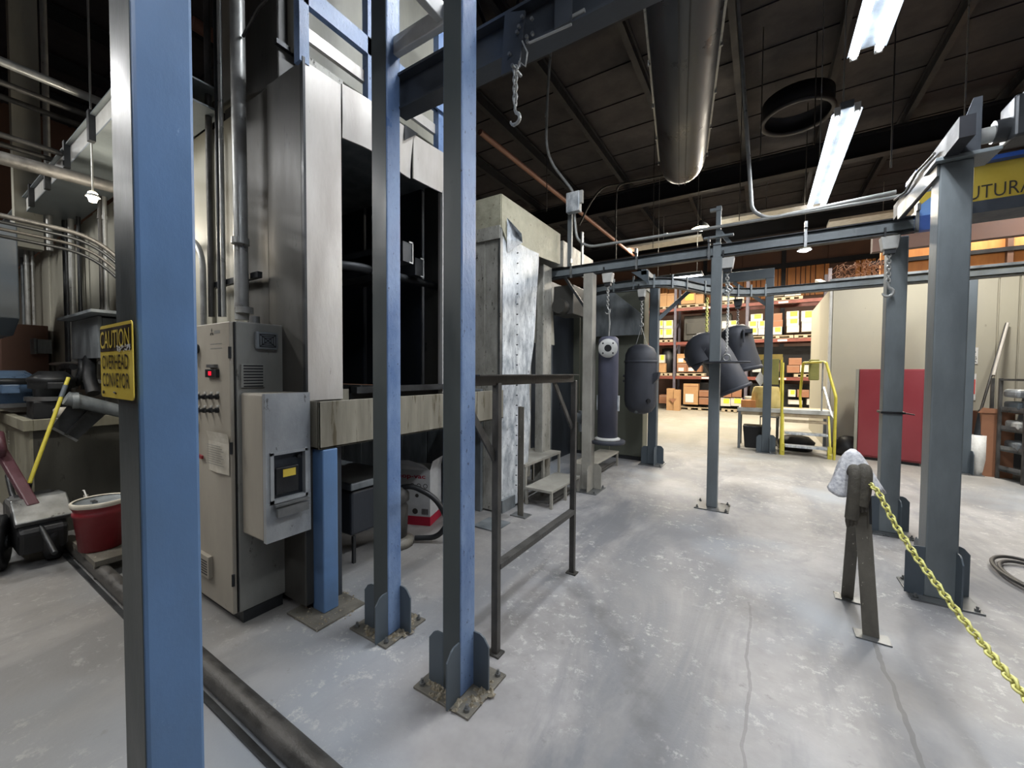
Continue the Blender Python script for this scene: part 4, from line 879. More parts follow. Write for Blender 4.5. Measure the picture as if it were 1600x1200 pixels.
# ================================================================== CONVEYOR RAILS
t = T('conveyor_rail', 'straight conveyor rail crossing the aisle on top of the slim middle post', 'rail', (-.8, 5.1, 2.86))
def rail(t, x0, x1, y, z0=2.86, h=.14, mt='steel_blue'):
    build('rail_web', MB().b(x0, x1, y-.008, y+.008, z0+.02, z0+h-.008), mt, t)
    build('rail_flange', MB().b(x0, x1, y-.055, y+.055, z0+h-.008, z0+h), 'steel_dark', t)
    build('rail_flange', MB().b(x0, x1, y-.04, y+.04, z0, z0+.012), 'steel_dark', t)
    build('rail_lip', MB().b(x0, x1, y-.035, y-.022, z0+.03, z0+h-.035), mt, t)
rail(t, -2.95, 1.17, 5.10)
for px in (893, 995, 1108, 1258, 1431):
    p = at(px, 390, Y=5.05)
    build('splice_clip', MB().b(p.x-.012, p.x+.012, 5.03, 5.06, 2.84, 3.04).b(p.x-.012, p.x+.012, 5.0, 5.06, 3.03, 3.09), 'steel', t)
build('support_arm', MB().bar((-2.1, 5.1, 2.98), (-2.1, 5.1, 3.45), .05, .02), 'steel', t)
def trolley(lab, p, drop, mt='white', n='load_trolley', chmt='conduit', hk=1.0, link=.045, d=.07):
    p = Vector(p); t = T(n, lab, 'trolley', p)
    build('trolley_box', MB().prism([(-d, 0), (d, 0), (d*.75, -.12), (-d*.75, -.12)], p-Vector((0, .05, 0)), (1, 0, 0), (0, 0, 1), (0, .10, 0)), mt, t, bevel=.006)
    build('wheel_bracket', MB().b(p.x-.04, p.x+.04, p.y-.03, p.y+.03, p.z-.16, p.z-.12).b(p.x-.05, p.x-.035, p.y-.06, p.y+.06, p.z, p.z+.08), 'steel_dark', t)
    if drop:
        chain(t, [p-Vector((0, 0, .17)), p-Vector((0, 0, .17+drop))], link, link*.13, chmt)
        if hk: hook(t, p-Vector((0, 0, .17+drop-.01)), hk, chmt)
    return t
zb = 2.845
xa = at(950, 440, Y=5.1).x; xb = at(1137, 405, Y=5.1).x; xc = at(1390, 375, Y=5.1).x
trolley('pale trolley box above the hanging flanged pipe', (xa, 5.1, zb), .26)
trolley('pale trolley box beside the slim middle post', (xb, 5.1, zb), .14)
trolley('pale trolley box with an empty chain and hook in front of the right rear post', (xc, 5.1, zb), .26, hk=1.3)
# curved back rail
t = T('curved_rail', 'curved conveyor rail bending round behind the hanging tank', 'rail', (-1, 6.8, 2.86))
cp = fillet([(-3.1, 7.0, 2.86), (-2.3, 6.35, 2.86), (-1.25, 6.3, 2.86), (-.78, 7.4, 2.86), (-.2, 8.0, 2.86), (3.6, 8.0, 2.86)], .75, 9)
def sweep(pts, prof):
    mb = MB(); n = len(prof); vs = []
    for i, p in enumerate(pts):
        d = (pts[min(i+1, len(pts)-1)]-pts[max(i-1, 0)]).normalized(); s = Vector((d.y, -d.x, 0))
        vs += [p+s*a+Vector((0, 0, b_)) for a, b_ in prof]
    fs = [(i*n+j, i*n+(j+1) % n, (i+1)*n+(j+1) % n, (i+1)*n+j) for i in range(len(pts)-1) for j in range(n)]
    fs += [tuple(range(n-1, -1, -1)), tuple(range((len(pts)-1)*n, len(pts)*n))]
    return mb.add(vs, fs)
for nm, pr in (('rail_web', [(-.012, .01), (.012, .01), (.012, .14), (-.012, .14)]), ('rail_flange', [(-.055, .132), (.055, .132), (.055, .14), (-.055, .14)]), ('rail_flange', [(-.045, 0), (.045, 0), (.045, .012), (-.045, .012)]), ('rail_lip', [(.03, .035), (.042, .035), (.042, .105), (.03, .105)])):
    build(nm, sweep(cp, pr), 'steel_blue' if nm != 'rail_flange' else 'steel_dark', t)
for i in range(8, len(cp)-1, 3):
    p = cp[i]; d = (cp[i+1]-cp[i-1]).normalized(); s = Vector((d.y, -d.x, 0))
    build('splice_clip', MB().ob(p+Vector((0, 0, .09))+s*.05, .025, .02, .2, Matrix.Rotation(math.atan2(d.y, d.x), 3, 'Z')), 'steel_blue', t)
# portal beam at the back posts
t = T('portal_beam', 'slate blue cross beam with a knee brace on the post in front of the yellow stairs', 'beam', (-.8, 9.8, 3.5))
build('beam', MB().b(-1.8, xE+.07, 9.19, 9.31, zE-.19, zE), 'slate', t, bevel=.006)
build('knee_brace', MB().bar((xE-.62, 9.25, zE-.2), (xE-.04, 9.25, zE-.7), .06, .06), 'slate', t)
t = T('arm_beam', 'slate blue support arm with a knee brace at the top of the post by the hanging tank', 'beam', (-1.55, 6.95, 3.1))
build('beam', MB().bar((-1.55, 6.95, 3.08), (-.75, 7.5, 3.08), .10, .12).bar((-1.55, 6.95, 3.08), (-1.55, 6.2, 3.08), .08, .08), 'slate', t)
build('knee_brace', MB().bar((-1.5, 6.98, 2.45), (-1.0, 7.3, 3.0), .05, .06), 'slate', t)
build('hang_plate', MB().prism([(-.14, .2), (.12, .0), (.12, .2)], (-1.6, 6.2, 2.9), (1, 0, 0), (0, 0, 1), (0, .02, 0)), 'slate', t)
# rail and machinery overhead of the foreground
t = T('overhead_rail', 'dark conveyor rail overhead running out between the two foreground blue posts', 'rail', (-1, 1.62, 3.0))
build('rail_web', MB().b(-1.85, .4, 1.66, 1.68, 3.07, 3.24), 'railgrey', t)
build('rail_flange', MB().b(-1.85, .4, 1.61, 1.73, 3.24, 3.255).b(-1.85, .4, 1.62, 1.72, 3.06, 3.072), 'railgrey', t)
build('upper_channel', MB().b(-1.85, .4, 1.78, 1.84, 3.2, 3.43), 'railgrey', t)
build('side_plate', MB().prism([(0, 0), (.10, 0), (.13, .24), (.02, .28)], (-1.08, 1.6, 2.96), (1, 0, 0), (0, 0, 1), (0, .01, 0)), 'railgrey', t)
build('side_plate', MB().prism([(0, 0), (.08, 0), (.08, .2), (0, .2)], (-.80, 1.6, 3.05), (1, 0, 0), (0, 0, 1), (0, .01, 0)), 'railgrey', t)
for q in ((817, 28), (832, 31), (812, 43), (809, 52), (833, 54), (824, 59), (797, 86), (825, 66)):
    p = at(*q, Y=1.595); build('bolt_head', MB().cyl(p, p-Vector((0, .012, 0)), .008, n=8), 'steel', t)
a, b_ = at(827, 67, Y=1.58), at(893, 38, Y=1.58); build('bright_rod', MB().cyl(a, b_, .005, n=8), 'conduit', t)
a, b_ = at(880, 36, Y=1.64), at(914, 17, Y=1.64); build('bright_rod', MB().cyl(a, b_, .011, n=8), 'conduit', t)
t = T('hanging_hook', 'short steel chain with a hook hanging from the overhead rail near the middle post', 'hook', at(805, 110, Y=1.6))
a, b_ = at(805, 108, Y=1.6), at(805, 164, Y=1.6); a.x = b_.x = (a.x+b_.x)/2
chain(t, [a, b_], .034, .0048, 'conduit'); hook(t, b_, .85, 'conduit')
build('bent_rod', MB().tube([at(*q, Y=1.6) for q in ((816, 64), (824, 82), (821, 104), (811, 96), (809, 108))], .004, 6), 'conduit', t)
build('pin', MB().cyl(a-Vector((0, .03, 0)), a+Vector((0, .05, 0)), .008), 'steel', t)
# ================================================================== conduits over the aisle
y = 5.12
A_ = lambda *q: at(*q, Y=5.12)
t = pipe('power_conduit', [A_(1500, 285), A_(1400, 308), A_(1190, 343), A_(1100, 358), A_(920, 386), A_(901, 374), A_(897, 330)], .018, 'conduit', 'long bright conduit running above the conveyor rail to the switch box', fil=.16, clamps=[(A_(1040, 367), (1, 0, 0))])
pipe('drop_conduit', [A_(1148, -60), A_(1160, 100), A_(1175, 330), A_(1200, 342), A_(1400, 300)], .02, 'conduit', 'conduit dropping from the roof and bending right above the conveyor rail', fil=.2)
pipe('drop_conduit', [A_(862, 60), A_(855, 150), A_(853, 245), A_(893, 296), A_(897, 306)], .02, 'conduit', 'conduit curving down from the roof to the small switch box above the rail', fil=.35, clamps=[(A_(854, 180), (0, 0, 1))])
t = T('switch_box', 'small grey switch box on a bracket above the left end of the conveyor rail', 'box', A_(898, 325))
a, b_ = A_(889, 306), A_(909, 332)
build('box_body', MB().b(a.x, b_.x, 5.02, 5.12, b_.z, a.z), 'galv', t, bevel=.01); build('switch_lever', MB().b(b_.x, b_.x+.04, 5.04, 5.08, b_.z+.1, a.z), 'white', t)
build('bracket_post', MB().b(a.x-.02, a.x+.04, 5.13, 5.17, 2.9, a.z+.04), 'galv_dark', t)
for i, (pts, lab) in enumerate((([(1020, 318), (1070, 302), (1180, 285)], 'x'),)):
    pass
pipe('loop_conduit', [at(*q, Y=8.5) for q in ((905, 352), (920, 320), (940, 292), (1000, 282), (1100, 262))], .022, 'iron', 'dim conduit looping down from the roof left of the duct end', fil=.4)
pipe('loop_conduit', [at(*q, Y=8.5) for q in ((962, 420), (962, 330), (964, 290), (985, 284), (1100, 264))], .016, 'iron', 'dim straight conduit beside the looping one under the duct end', fil=.3)
for i, (px, y0, y1, Y_) in enumerate(((1392, 100, 262, 6.5), (1020, 290, 388, 9.0), (1155, 285, 345, 9.0), (854, 300, 330, 7.0), (1188, 178, 250, 7.5), (1272, 30, 226, 8.0), (1258, 250, 320, 10))):
    p, q = at(px, y1, Y=Y_), at(px, y0, Y=Y_)
    solo('hanger_rod', MB().cyl(p, (p.x, p.y, 6.98), .008, n=6), 'iron', ['threaded rod ending in mid air right of the fluorescent light', 'thin rod hanging just left below the duct end', 'thin rod hanging left of the warm round lamp', 'thin rod above the switch box conduit', 'thin rod hanging to the right of the duct', 'thin rod hanging left of the fluorescent lights', 'thin rod above the conveyor rail near the fluorescent tube end'][i], 'rod')
pipe('sprinkler_pipe', [at(750, 206, X=-4.2), at(990, 399, X=-4.2)], .05, 'copper', 'rusty sprinkler pipe running away under the roof above the spray booth')
pipe('roof_pipe', [at(740, 60, X=-7)-Vector((0, 1, 0)), at(900, 330, X=-7)], .04, 'iron', 'dim roof pipe behind the rusty sprinkler pipe')
# big sheet metal duct
dE = at(1066, 262, Z=4.95); ang = math.radians(-9.4) - 0
dd = Vector((math.sin(math.radians(-9.4)), math.cos(math.radians(-9.4)), 0))
t = T('air_duct', 'big round-ended sheet metal duct hanging under the roof above the aisle', 'duct', dE)
s0 = dE - dd*7.5; side = Vector((dd.y, -dd.x, 0)); R_ = .335
prof = [(math.cos(a)*R_, math.sin(a)*R_*1.0) for a in [math.pi*2*i/32 for i in range(32)]]
mb = MB(); stations = [(-7.5, 1), (-5, 1), (-2.5, 1), (-.35, 1), (-.22, .985), (-.1, .93), (-.03, .84), (0, .7), (.02, .4), (.022, .01)]
vs = [dE+dd*h+side*a*k+Vector((0, 0, b_*k)) for h, k in stations for a, b_ in prof]
mb.add(vs, [(i*32+j, i*32+(j+1) % 32, (i+1)*32+(j+1) % 32, (i+1)*32+j) for i in range(len(stations)-1) for j in range(32)], True)
build('duct_shell', mb, 'duct', t)
for s in (-.045, .045): build('bottom_seam', MB().bar(s0+side*s-Vector((0, 0, R_*.985)), dE-dd*.1+side*s-Vector((0, 0, R_*.965)), .012, .02), 'steel_dark', t)
for s in (-1, 1):
    build('side_flange', MB().bar(s0+side*s*R_*.99, dE-dd*.35+side*s*R_*.99, .05, .01), 'conduit', t)
    for k in range(5): build('flange_bolt', MB().cyl(dE-dd*(.3+k*.75)+side*s*(R_+.02)-Vector((0, 0, .03)), dE-dd*(.3+k*.75)+side*s*(R_+.02)+Vector((0, 0, .03)), .014, n=6), 'conduit', t)
for k in (1.5, 4.0, 6.5): build('duct_hanger', MB().cyl(dE-dd*k+Vector((0, 0, R_)), dE-dd*k+Vector((0, 0, 6.9-4.95)), .01, n=6), 'iron', t)
c = at(1245, 185, Z=6.4)
t = T('round_ceiling_vent', 'dark round ceiling vent right of the duct', 'vent', c)
build('vent_shell', MB().lathe([(.54, 0), (.57, .0), (.57, .35), (.54, .35)], c, n=32), 'girder', t); build('vent_lip', MB().lathe([(.52, .04), (.52, .0), (.59, -.01), (.60, .03)], c, n=32), 'girder', t)
# ================================================================== inclined beam, motor, crane
t = T('inclined_beam', 'dark inclined steel channels joining the tops of the two right posts', 'beam', (1.07, 4.6, 3))
a, b_ = Vector((1.02, 5.3, 3.02)), Vector((1.02, 3.75, 3.22))
build('channel', MB().bar(at(1404, 332, X=1.02), at(1512, 196, X=1.02), .07, .13), 'girder', t)
build('channel_face', MB().bar(at(1404, 333, X=.975), at(1466, 262, X=.975), .012, .11), 'greyface', t)
build('end_plate', MB().prism([(0, 0), (.14, 0), (.14, .34), (.10, .34)], (1.02, 3.80, 3.0), (1, 0, 0), (0, 0, 1), (0, .012, 0)), 'railgrey', t)
build('cable', MB().tube([at(*q, X=.97) for q in ((1398, 312), (1415, 300), (1432, 270), (1460, 240))], .009, 6), 'iron', t)
t = T('drive_platform', 'steel cap plate and shelf on top of the thick right post', 'bracket', (1.1, 3.9, 2.97))
build('cap_plate', MB().b(.95, 1.25, 3.78, 4.02, 2.97, 2.995), 'steel_blue', t, bevel=.004)
t = T('gear_motor', 'grey gear motor on the shelf above the thick right post', 'motor', (1.4, 3.9, 3.1))
build('gear_case', MB().b(1.30, 1.42, 3.8, 4.0, 3.04, 3.30).cyl((1.24, 3.9, 3.13), (1.30, 3.9, 3.13), .07), 'steel_dark', t, bevel=.015)
build('motor_body', MB().cyl((1.42, 3.9, 3.14), (1.75, 3.9, 3.14), .10, n=20), 'steel_blue', t)
for k in range(7): build('cooling_fin', MB().cyl((1.46+k*.035, 3.9, 3.14), (1.468+k*.035, 3.9, 3.14), .115, n=20), 'steel', t)
build('terminal_box', MB().b(1.34, 1.48, 3.78, 3.88, 3.20, 3.32), 'galv_dark', t, bevel=.01)
build('coupling', MB().cyl((1.17, 3.9, 3.12), (1.26, 3.9, 3.12), .05), 'conduit', t)
solo('end_bracket', MB().prism([(0, 0), (.16, 0), (.22, .05), (.30, .18), (.30, .45), (.24, .42), (0, .2)], (1.17, 5.14, 2.88), (1, 0, 0), (0, 0, 1), (0, .012, 0)), 'bluebracket', 'light blue bracket plate at the right end of the conveyor rail', 'bracket')
solo('rail_joint', MB().b(1.15, 1.34, 5.06, 5.14, 2.86, 2.99), 'bluebeam', 'dark blue rail joint beyond the light blue bracket', 'bracket')
t = T('crane_beam', 'yellow and blue overhead crane beam with lettering at the right edge', 'crane', (3, 5.6, 3.2))
a = at(1480, 268, Y=5.6)
build('yellow_girder', MB().b(1.3, 7, 5.6, 5.75, 3.17, 3.54), 'ybeam', t)
build('upper_flange', MB().b(1.25, 7, 5.52, 5.85, 3.54, 3.58), 'bluebeam', t); build('lower_flange', MB().b(1.25, 7, 5.48, 5.85, 3.06, 3.17), 'railgrey', t)
a, b_ = at(1521, 313, Y=5.6), at(1600, 300, Y=5.6)
text('lettering', 'FUTURA', 'ink', t, Vector((at(1499, 300, Y=5.6).x, 5.598, at(1530, 311, Y=5.6).z)), (1, 0, 0), (0, 0, 1), .47, .125, .001, -.004, label='thin dark lettering')
solo('girder_hole', MB().b(1.3, 7, 7.6, 7.72, 3.3, 3.62), 'brownwall', 'brown timber beam behind the crane beam', 'beam')
solo('lit_boards', MB().b(2.2, 7, 12.0, 12.1, 3.75, 4.35), 'slat', 'orange lit timber boards above the block room at the right edge', 'boards')
for k, x in enumerate((2.55, 3.3, 4.05)):
    solo('board_stud', MB().b(x, x+.08, 11.9, 12.0, 3.4, 4.6), 'brownwall', ['first stud', 'second stud', 'last stud'][k]+' from the left before the orange lit boards', 'stud')
solo('board_rail', MB().b(2.0, 7, 11.88, 12.0, 4.0, 4.08), 'girder', 'dark rail across the orange lit boards', 'rail')
mb = MB(); rnd = random.Random(9)
for k in range(260):
    p = Vector((rnd.uniform(1.25, 2.3), 10.6+rnd.uniform(0, .4), 3.5+rnd.uniform(0, .35))); d = Vector((rnd.uniform(-1, 1), rnd.uniform(-.4, .4), rnd.uniform(-1, 1)))*.06
    mb.bar(p-d, p+d, .008, .008)
o = solo('tangled_netting', mb, 'card_dark', 'tangled brown netting heaped on the block room roof', 'netting'); o['kind'] = 'stuff'
# ================================================================== HANGING WORKPIECES
c = Vector((-1.715, 5.1, 0)); 
t = T('flanged_pipe', 'tall dark grey pipe with a pale flange near the top, hanging from the rail', 'pipe', (c.x, 5.1, .62))
top = 2.02
build('pipe_body', MB().lathe([(0, .66), (.13, .66), (.13, 1.93), (.125, 1.99), (.09, 2.02), (0, 2.03)], c, n=32), 'pipegrey', t)
build('bottom_flange', MB().lathe([(0, .62), (.225, .62), (.23, .63), (.23, .655), (.225, .66), (.13, .66)], c, n=36), 'tank', t)
build('weld_ring', MB().lathe([(.13, .66), (.165, .66), (.165, .685), (.13, .70)], c, n=32), 'white', t, label='pale weld ring')
fd = Vector((.28, -.96, 0)).normalized(); fc = c+Vector((0, 0, 1.86)) + fd*.13
build('flange_neck', MB().cyl(c+Vector((0, 0, 1.86)), fc+fd*.03, .07, n=20), 'pipegrey', t)
f = build('side_flange', MB().lathe([(.045, .055), (.118, .055), (.12, .05), (.12, .025), (.05, .02)], fc, fd, n=32), 'white', t, label='pale drilled flange')
build('flange_bore', MB().cyl(fc+fd*.035, fc+fd*.052, .047, n=20), 'black', f)
a = fd.cross(Vector((0, 0, 1)))
for k in range(4):
    q = fc+fd*.0555+(a*math.cos(math.pi/4+k*math.pi/2)+Vector((0, 0, 1))*math.sin(math.pi/4+k*math.pi/2))*.088
    build('bolt_hole', MB().cyl(q-fd*.004, q+fd*.001, .011, n=10), 'black', f)
build('lifting_rod', MB().tube([c+Vector((0, 0, 2.02)), c+Vector((.01, 0, 2.2)), c+Vector((.0, 0, 2.36)), c+Vector((.02, 0, 2.38))], .011, 8), 'conduit', t)
build('side_lug', MB().b(c.x-.15, c.x-.125, 5.1-.01, 5.1+.02, 1.05, 1.25).b(c.x+.125, c.x+.15, 5.1-.01, 5.1+.02, 1.05, 1.25), 'galv', t)
c = Vector((-1.60, 6.3, 0))
t = T('pressure_tank', 'dark grey cylindrical tank with side fittings hanging beside the flanged pipe', 'tank', (c.x, c.y, .93))
build('tank_shell', MB().lathe([(0, .91), (.08, .915), (.17, .95), (.225, 1.03), (.24, 1.12), (.24, 1.74), (.232, 1.84), (.19, 1.93), (.10, 1.985), (0, 2.0)], c, n=36), 'tank', t)
build('top_band', MB().lathe([(.242, 1.70), (.25, 1.71), (.25, 1.73), (.242, 1.74)], c, n=36), 'tank', t)
build('side_bracket', MB().prism([(0, 0), (.10, .12), (.12, .22), (.07, .22), (-.12, .13)], (c.x+.18, c.y-.12, 1.34), (1, 0, 0), (0, 0, 1), (0, .12, 0)), 'tank', t, bevel=.006)
build('drain_boss', MB().cyl((c.x-.01, c.y-.14, .97), (c.x-.02, c.y-.17, .95), .03).cyl((c.x-.02, c.y-.17, .95), (c.x-.022, c.y-.18, .945), .018), 'galv_dark', t)
build('nozzle', MB().cyl((c.x+.15, c.y-.17, 1.13), (c.x+.18, c.y-.21, 1.13), .03), 'black', t)
build('side_studs', MB().cyl((c.x-.25, c.y, 1.5), (c.x-.27, c.y, 1.5), .02).cyl((c.x-.25, c.y, 1.42), (c.x-.27, c.y, 1.42), .02), 'tank', t)
for s in (-1, 1): build('sling_wire', MB().cyl((c.x+s*.09, c.y, 1.95), (c.x, c.y, 2.26), .005, n=6), 'conduit', t)
trolley('pale trolley box and chain above the hanging tank', (c.x, c.y, 2.84), .32, hk=.9, link=.05, d=.06)
# elbow fitting
t = T('elbow_fitting', 'large dark elbow casting hanging askew left of the slim middle post', 'casting', at(1110, 560, Y=7.4))
Y_ = 7.35
pts = [at(*q, Y=Y_) for q in ((1098, 566), (1092, 552), (1096, 541), (1108, 541), (1120, 556), (1132, 578), (1147, 606))]
build('casting_body', MB().tube(fillet(pts, .1, 4), .235, 24), 'tank', t)
d = (pts[-1]-pts[-2]).normalized(); build('rim', MB().lathe([(.0, 0), (.25, 0), (.262, .01), (.262, .05), (.24, .06), (.19, .05), (.18, .0)], pts[-1], d, n=28), 'tank', t)
p = at(1083, 562, Y=7.2); build('mounting_foot', MB().prism([(-.16, .02), (.04, -.2), (.14, -.05), (.05, .1)], p, (1, 0, 0), (0, 0, 1), (0, .1, 0)), 'tank', t, bevel=.01)
p = at(1108, 470, Y=Y_)
q = at(1104, 515, Y=Y_)
t2 = T('yellow_sling_chain', 'yellow chain holding the elbow casting under the curved rail', 'chain', p); chain(t2, [Vector((q.x, Y_, 2.78)), Vector((q.x, Y_, q.z+.02)), at(1106, 535, Y=Y_)], .055, .008, 'chainy')
# second fitting
t = T('cylinder_casting', 'large dark open cylinder casting hanging right of the slim middle post', 'casting', at(1155, 545, Y=7.9))
a, b_ = at(1149, 520, Y=7.9), at(1162, 578, Y=7.9); d = (b_-a).normalized(); L = (b_-a).length
build('casting_body', MB().lathe([(0, -.12), (.15, -.11), (.22, -.05), (.245, .05), (.25, L*.5), (.27, L*.8), (.275, L)], a, d, n=32), 'tank', t)
build('rim', MB().lathe([(.275, L-.04), (.29, L-.03), (.29, L+.02), (.25, L+.03), (.19, L+.02), (.18, L-.05)], a, d, n=32), 'tank', t)
build('bore', MB().cyl(a+d*(L-.06), a+d*(L-.02), .2, n=24), 'black', t)
p = at(1162, 516, Y=7.65); build('lug', MB().b(p.x-.02, p.x+.13, 7.6, 7.75, p.z-.05, p.z+.02).b(p.x-.01, p.x+.02, 7.55, 7.6, p.z-.2, p.z), 'tank', t, bevel=.008)
q = Vector((at(1154, 440, Y=7.98).x, 7.98, 2.84))
trolley('dark trolley above the open cylinder casting on the rear rail', q, 0, 'steel_dark')
t2 = T('sling_wire', 'thin chain and wires holding the open cylinder casting', 'chain', q); chain(t2, [q-Vector((0, 0, .15)), q-Vector((0, 0, .55))], .05, .006, 'steel')
for s in (-.06, .10): build('wire', MB().cyl(q-Vector((0, 0, .54)), q+Vector((s, -.08, -.92)), .006, n=6), 'steel_dark', t2)
# round plate on chain
t = T('round_plate', 'flat dark disc hanging level on a pale chain in front of the slim middle post', 'disc', (-.33, 4.86, 1.66))
c = at(1135, 566, Y=4.9)
build('disc', MB().lathe([(0, -.008), (.225, -.008), (.228, 0), (.225, .008), (0, .008)], c, n=40), 'tank', t)
hx = Vector((c.x, 4.98, 2.52))
build('lifting_eye', MB().tube(arc(c+Vector((0, 0, .05)), (1, 0, 0), (0, 0, 1), .035, 0, 360, 12)[:-1], .009, 6, True), 'conduit', t)
build('sling_wire', MB().tube([c+Vector((-.06, 0, .008)), c+Vector((-.01, 0, .12)), c+Vector((.05, 0, .008))], .006, 6), 'steel', t)
chain(t, [c+Vector((0, 0, .13)), Vector((c.x, 4.98, 2.45))], .030, .0045, 'labelw')
hook(t, Vector((c.x, 5.0, 2.56)), 1.1, 'conduit')
# ================================================================== RED CABINET
t = T('red_cabinet', 'large red steel flammables cabinet standing against the block room wall', 'cabinet', (1.9, 9.5, 0))
a, b_ = Vector((1.50, 9.52, 0)), Vector((2.29, 9.25, 0)); u = (b_-a).normalized(); n_ = Vector((u.y, -u.x, 0)); W = (b_-a).length; hh = 1.64
build('body', MB().prism([(0, .05), (W, .05), (W, hh), (0, hh)], a-n_*.02, u, (0, 0, 1), -n_*.42), 'red', t, bevel=.006)
for x0, x1 in ((.01, W*.5-.004), (W*.5+.004, W-.01)):
    dd_ = build('door', MB().prism([(x0, .08), (x1, .08), (x1, hh-.02), (x0, hh-.02)], a-n_*.02, u, (0, 0, 1), n_*.02), 'red', t, bevel=.004)
p = a+u*(W*.5+.06)+Vector((0, 0, .98)); build('door_handle', MB().bar(p+n_*.03, p+n_*.03+Vector((0, 0, .12)), .02, .02).cyl(p, p+n_*.04, .015), 'white', t)
build('left_side_edge', MB().bar(a-u*.02+Vector((0, 0, .05)), a-u*.02+Vector((0, 0, hh)), .04, .05, n_), 'cream', t)
build('plinth', MB().prism([(.03, 0), (W-.03, 0), (W-.03, .05), (.03, .05)], a-n_*.05, u, (0, 0, 1), -n_*.35), 'steel_dark', t)
# ================================================================== YELLOW STAIRS AND PLATFORM
t = T('step_platform', 'wooden topped work platform with yellow stairs in front of the storage racks', 'platform', (.4, 9.8, 0))
build('deck_board', MB().b(-.40, 1.14, 9.5, 9.9, .80, .84), 'galv', t); build('deck_board', MB().b(-.40, 1.14, 9.91, 10.25, .80, .84), 'wood', t)
build('deck_edge', MB().b(-.42, 1.15, 9.48, 9.50, .77, .845), 'white', t)
build('cross_member', MB().b(-.40, 1.14, 9.50, 9.54, .70, .77), 'wood', t)
for lx, ly in ((-.38, 9.52), (-.38, 10.2), (.30, 10.2), (1.10, 9.52), (1.10, 10.2)): build('leg', MB().b(lx-.025, lx+.025, ly-.025, ly+.025, 0, .77), 'galv_dark', t)
for k, (y, z) in enumerate(((9.16, .19), (9.30, .42), (9.43, .64))):
    build('tread', MB().b(.40, 1.06, y, y+.20, z-.04, z), 'galv' if k < 2 else 'wood', t, bevel=.004)
for lx in (.37, 1.08):
    build('stringer', MB().bar((lx, 9.14, .06), (lx, 9.5, .74), .03, .07), 'yellow', t)
    build('yellow_foot', MB().b(lx-.04, lx+.02, 9.12, 9.20, 0, .22), 'yellow', t)
build('handrail', MB().tube(fillet([(.335, 9.15, 0), (.335, 9.15, 1.2), (.335, 9.3, 1.76)], .04), .024, 10), 'yellow', t)
build('handrail', MB().tube(fillet([(1.13, 9.12, 0), (1.13, 9.12, 1.14), (1.02, 9.5, 1.76), (1.0, 9.7, 1.78), (.72, 10.2, 1.78), (.68, 10.2, 1.1), (.70, 10.2, .84)], .04), .024, 10), 'yellow', t)
build('rail_brace', MB().bar((1.10, 9.14, .72), (1.0, 9.55, 1.30), .03, .02).bar((.98, 9.6, .84), (.98, 9.6, 1.78), .025, .025), 'conduit', t)
build('back_post', MB().b(.33, .37, 10.2, 10.24, .84, 1.9), 'yellow', t)
solo('khaki_screen', MB().b(.00, .30, 10.0, 10.03, 1.32, 1.86), 'khaki', 'khaki panel standing on the platform behind the slate post', 'panel', bevel=.008)
solo('yellow_header', MB().b(-.35, .36, 10.1, 10.14, 1.84, 1.96), 'blond', 'yellowish board across the back of the platform', 'board')
solo('khaki_bag', MB().b(.80, .97, 10.0, 10.08, 1.42, 1.84), 'khaki', 'khaki cloth hanging inside the right platform handrail', 'cloth', bevel=.02)
o = solo('yellow_sack', MB().lathe([(0, 0), (.25, 0), (.26, .15), (.245, .30), (.22, .42), (.20, .44), (0, .45)], (.08, 9.82, .84), n=20, fn=lambda a, k: 1+.05*math.sin(a*5+k)), 'sackyel', 'large creased yellowish sack on the platform', 'sack')
o.scale = (1, .55, 1)
solo('orange_tray', MB().b(-.36, -.10, 9.62, 9.85, .845, .99), 'wood', 'shallow orange-brown carton on the left of the platform', 'box').data.materials[0] = M['slat']
mb = MB(); solo('dark_bin', MB().prism([(0, 0), (.42, 0), (.46, .46), (-.04, .46)], (-.28, 9.62, 0), (1, 0, 0), (0, 0, 1), (0, .4, 0)), 'black', 'black plastic bin under the platform', 'bin', bevel=.02)
solo('black_bag', MB().lathe([(0, 0), (.30, .02), (.33, .15), (.2, .27), (.07, .3), (0, .3)], (.62, 9.95, 0), n=14, fn=lambda a, k: 1+.1*math.sin(a*3+k)), 'black', 'black sack under the stairs of the platform', 'sack')
solo('black_bag', MB().lathe([(0, 0), (.24, .02), (.26, .15), (.18, .3), (.07, .36), (0, .36)], (1.42, 9.85, 0), n=14, fn=lambda a, k: 1+.1*math.sin(a*3+k)), 'black', 'black sack on the floor right of the yellow stairs', 'sack')
solo('step_stool', MB().b(-.02, .32, 9.75, 9.78, .64, .67).b(-.02, .0, 9.75, 9.77, .46, .67).b(.30, .32, 9.75, 9.77, .46, .67), 'white', 'white bracket leaning under the platform', 'bracket')
solo('hanging_note', MB().add([at(*q, Y=9.6) for q in ((1188, 580), (1196, 592), (1188, 604), (1180, 592))], [(0, 1, 2, 3)]), 'labelw', 'white tag tilted beside the slate post above the platform', 'tag')
solo('plastic_tub', MB().lathe([(0, 0), (.24, 0), (.28, .62), (.30, .64), (.30, .68), (0, .68)], (-.25, 17.6, 0), n=20), 'card_white', 'pale round tub on the floor level of the racks', 'tub')
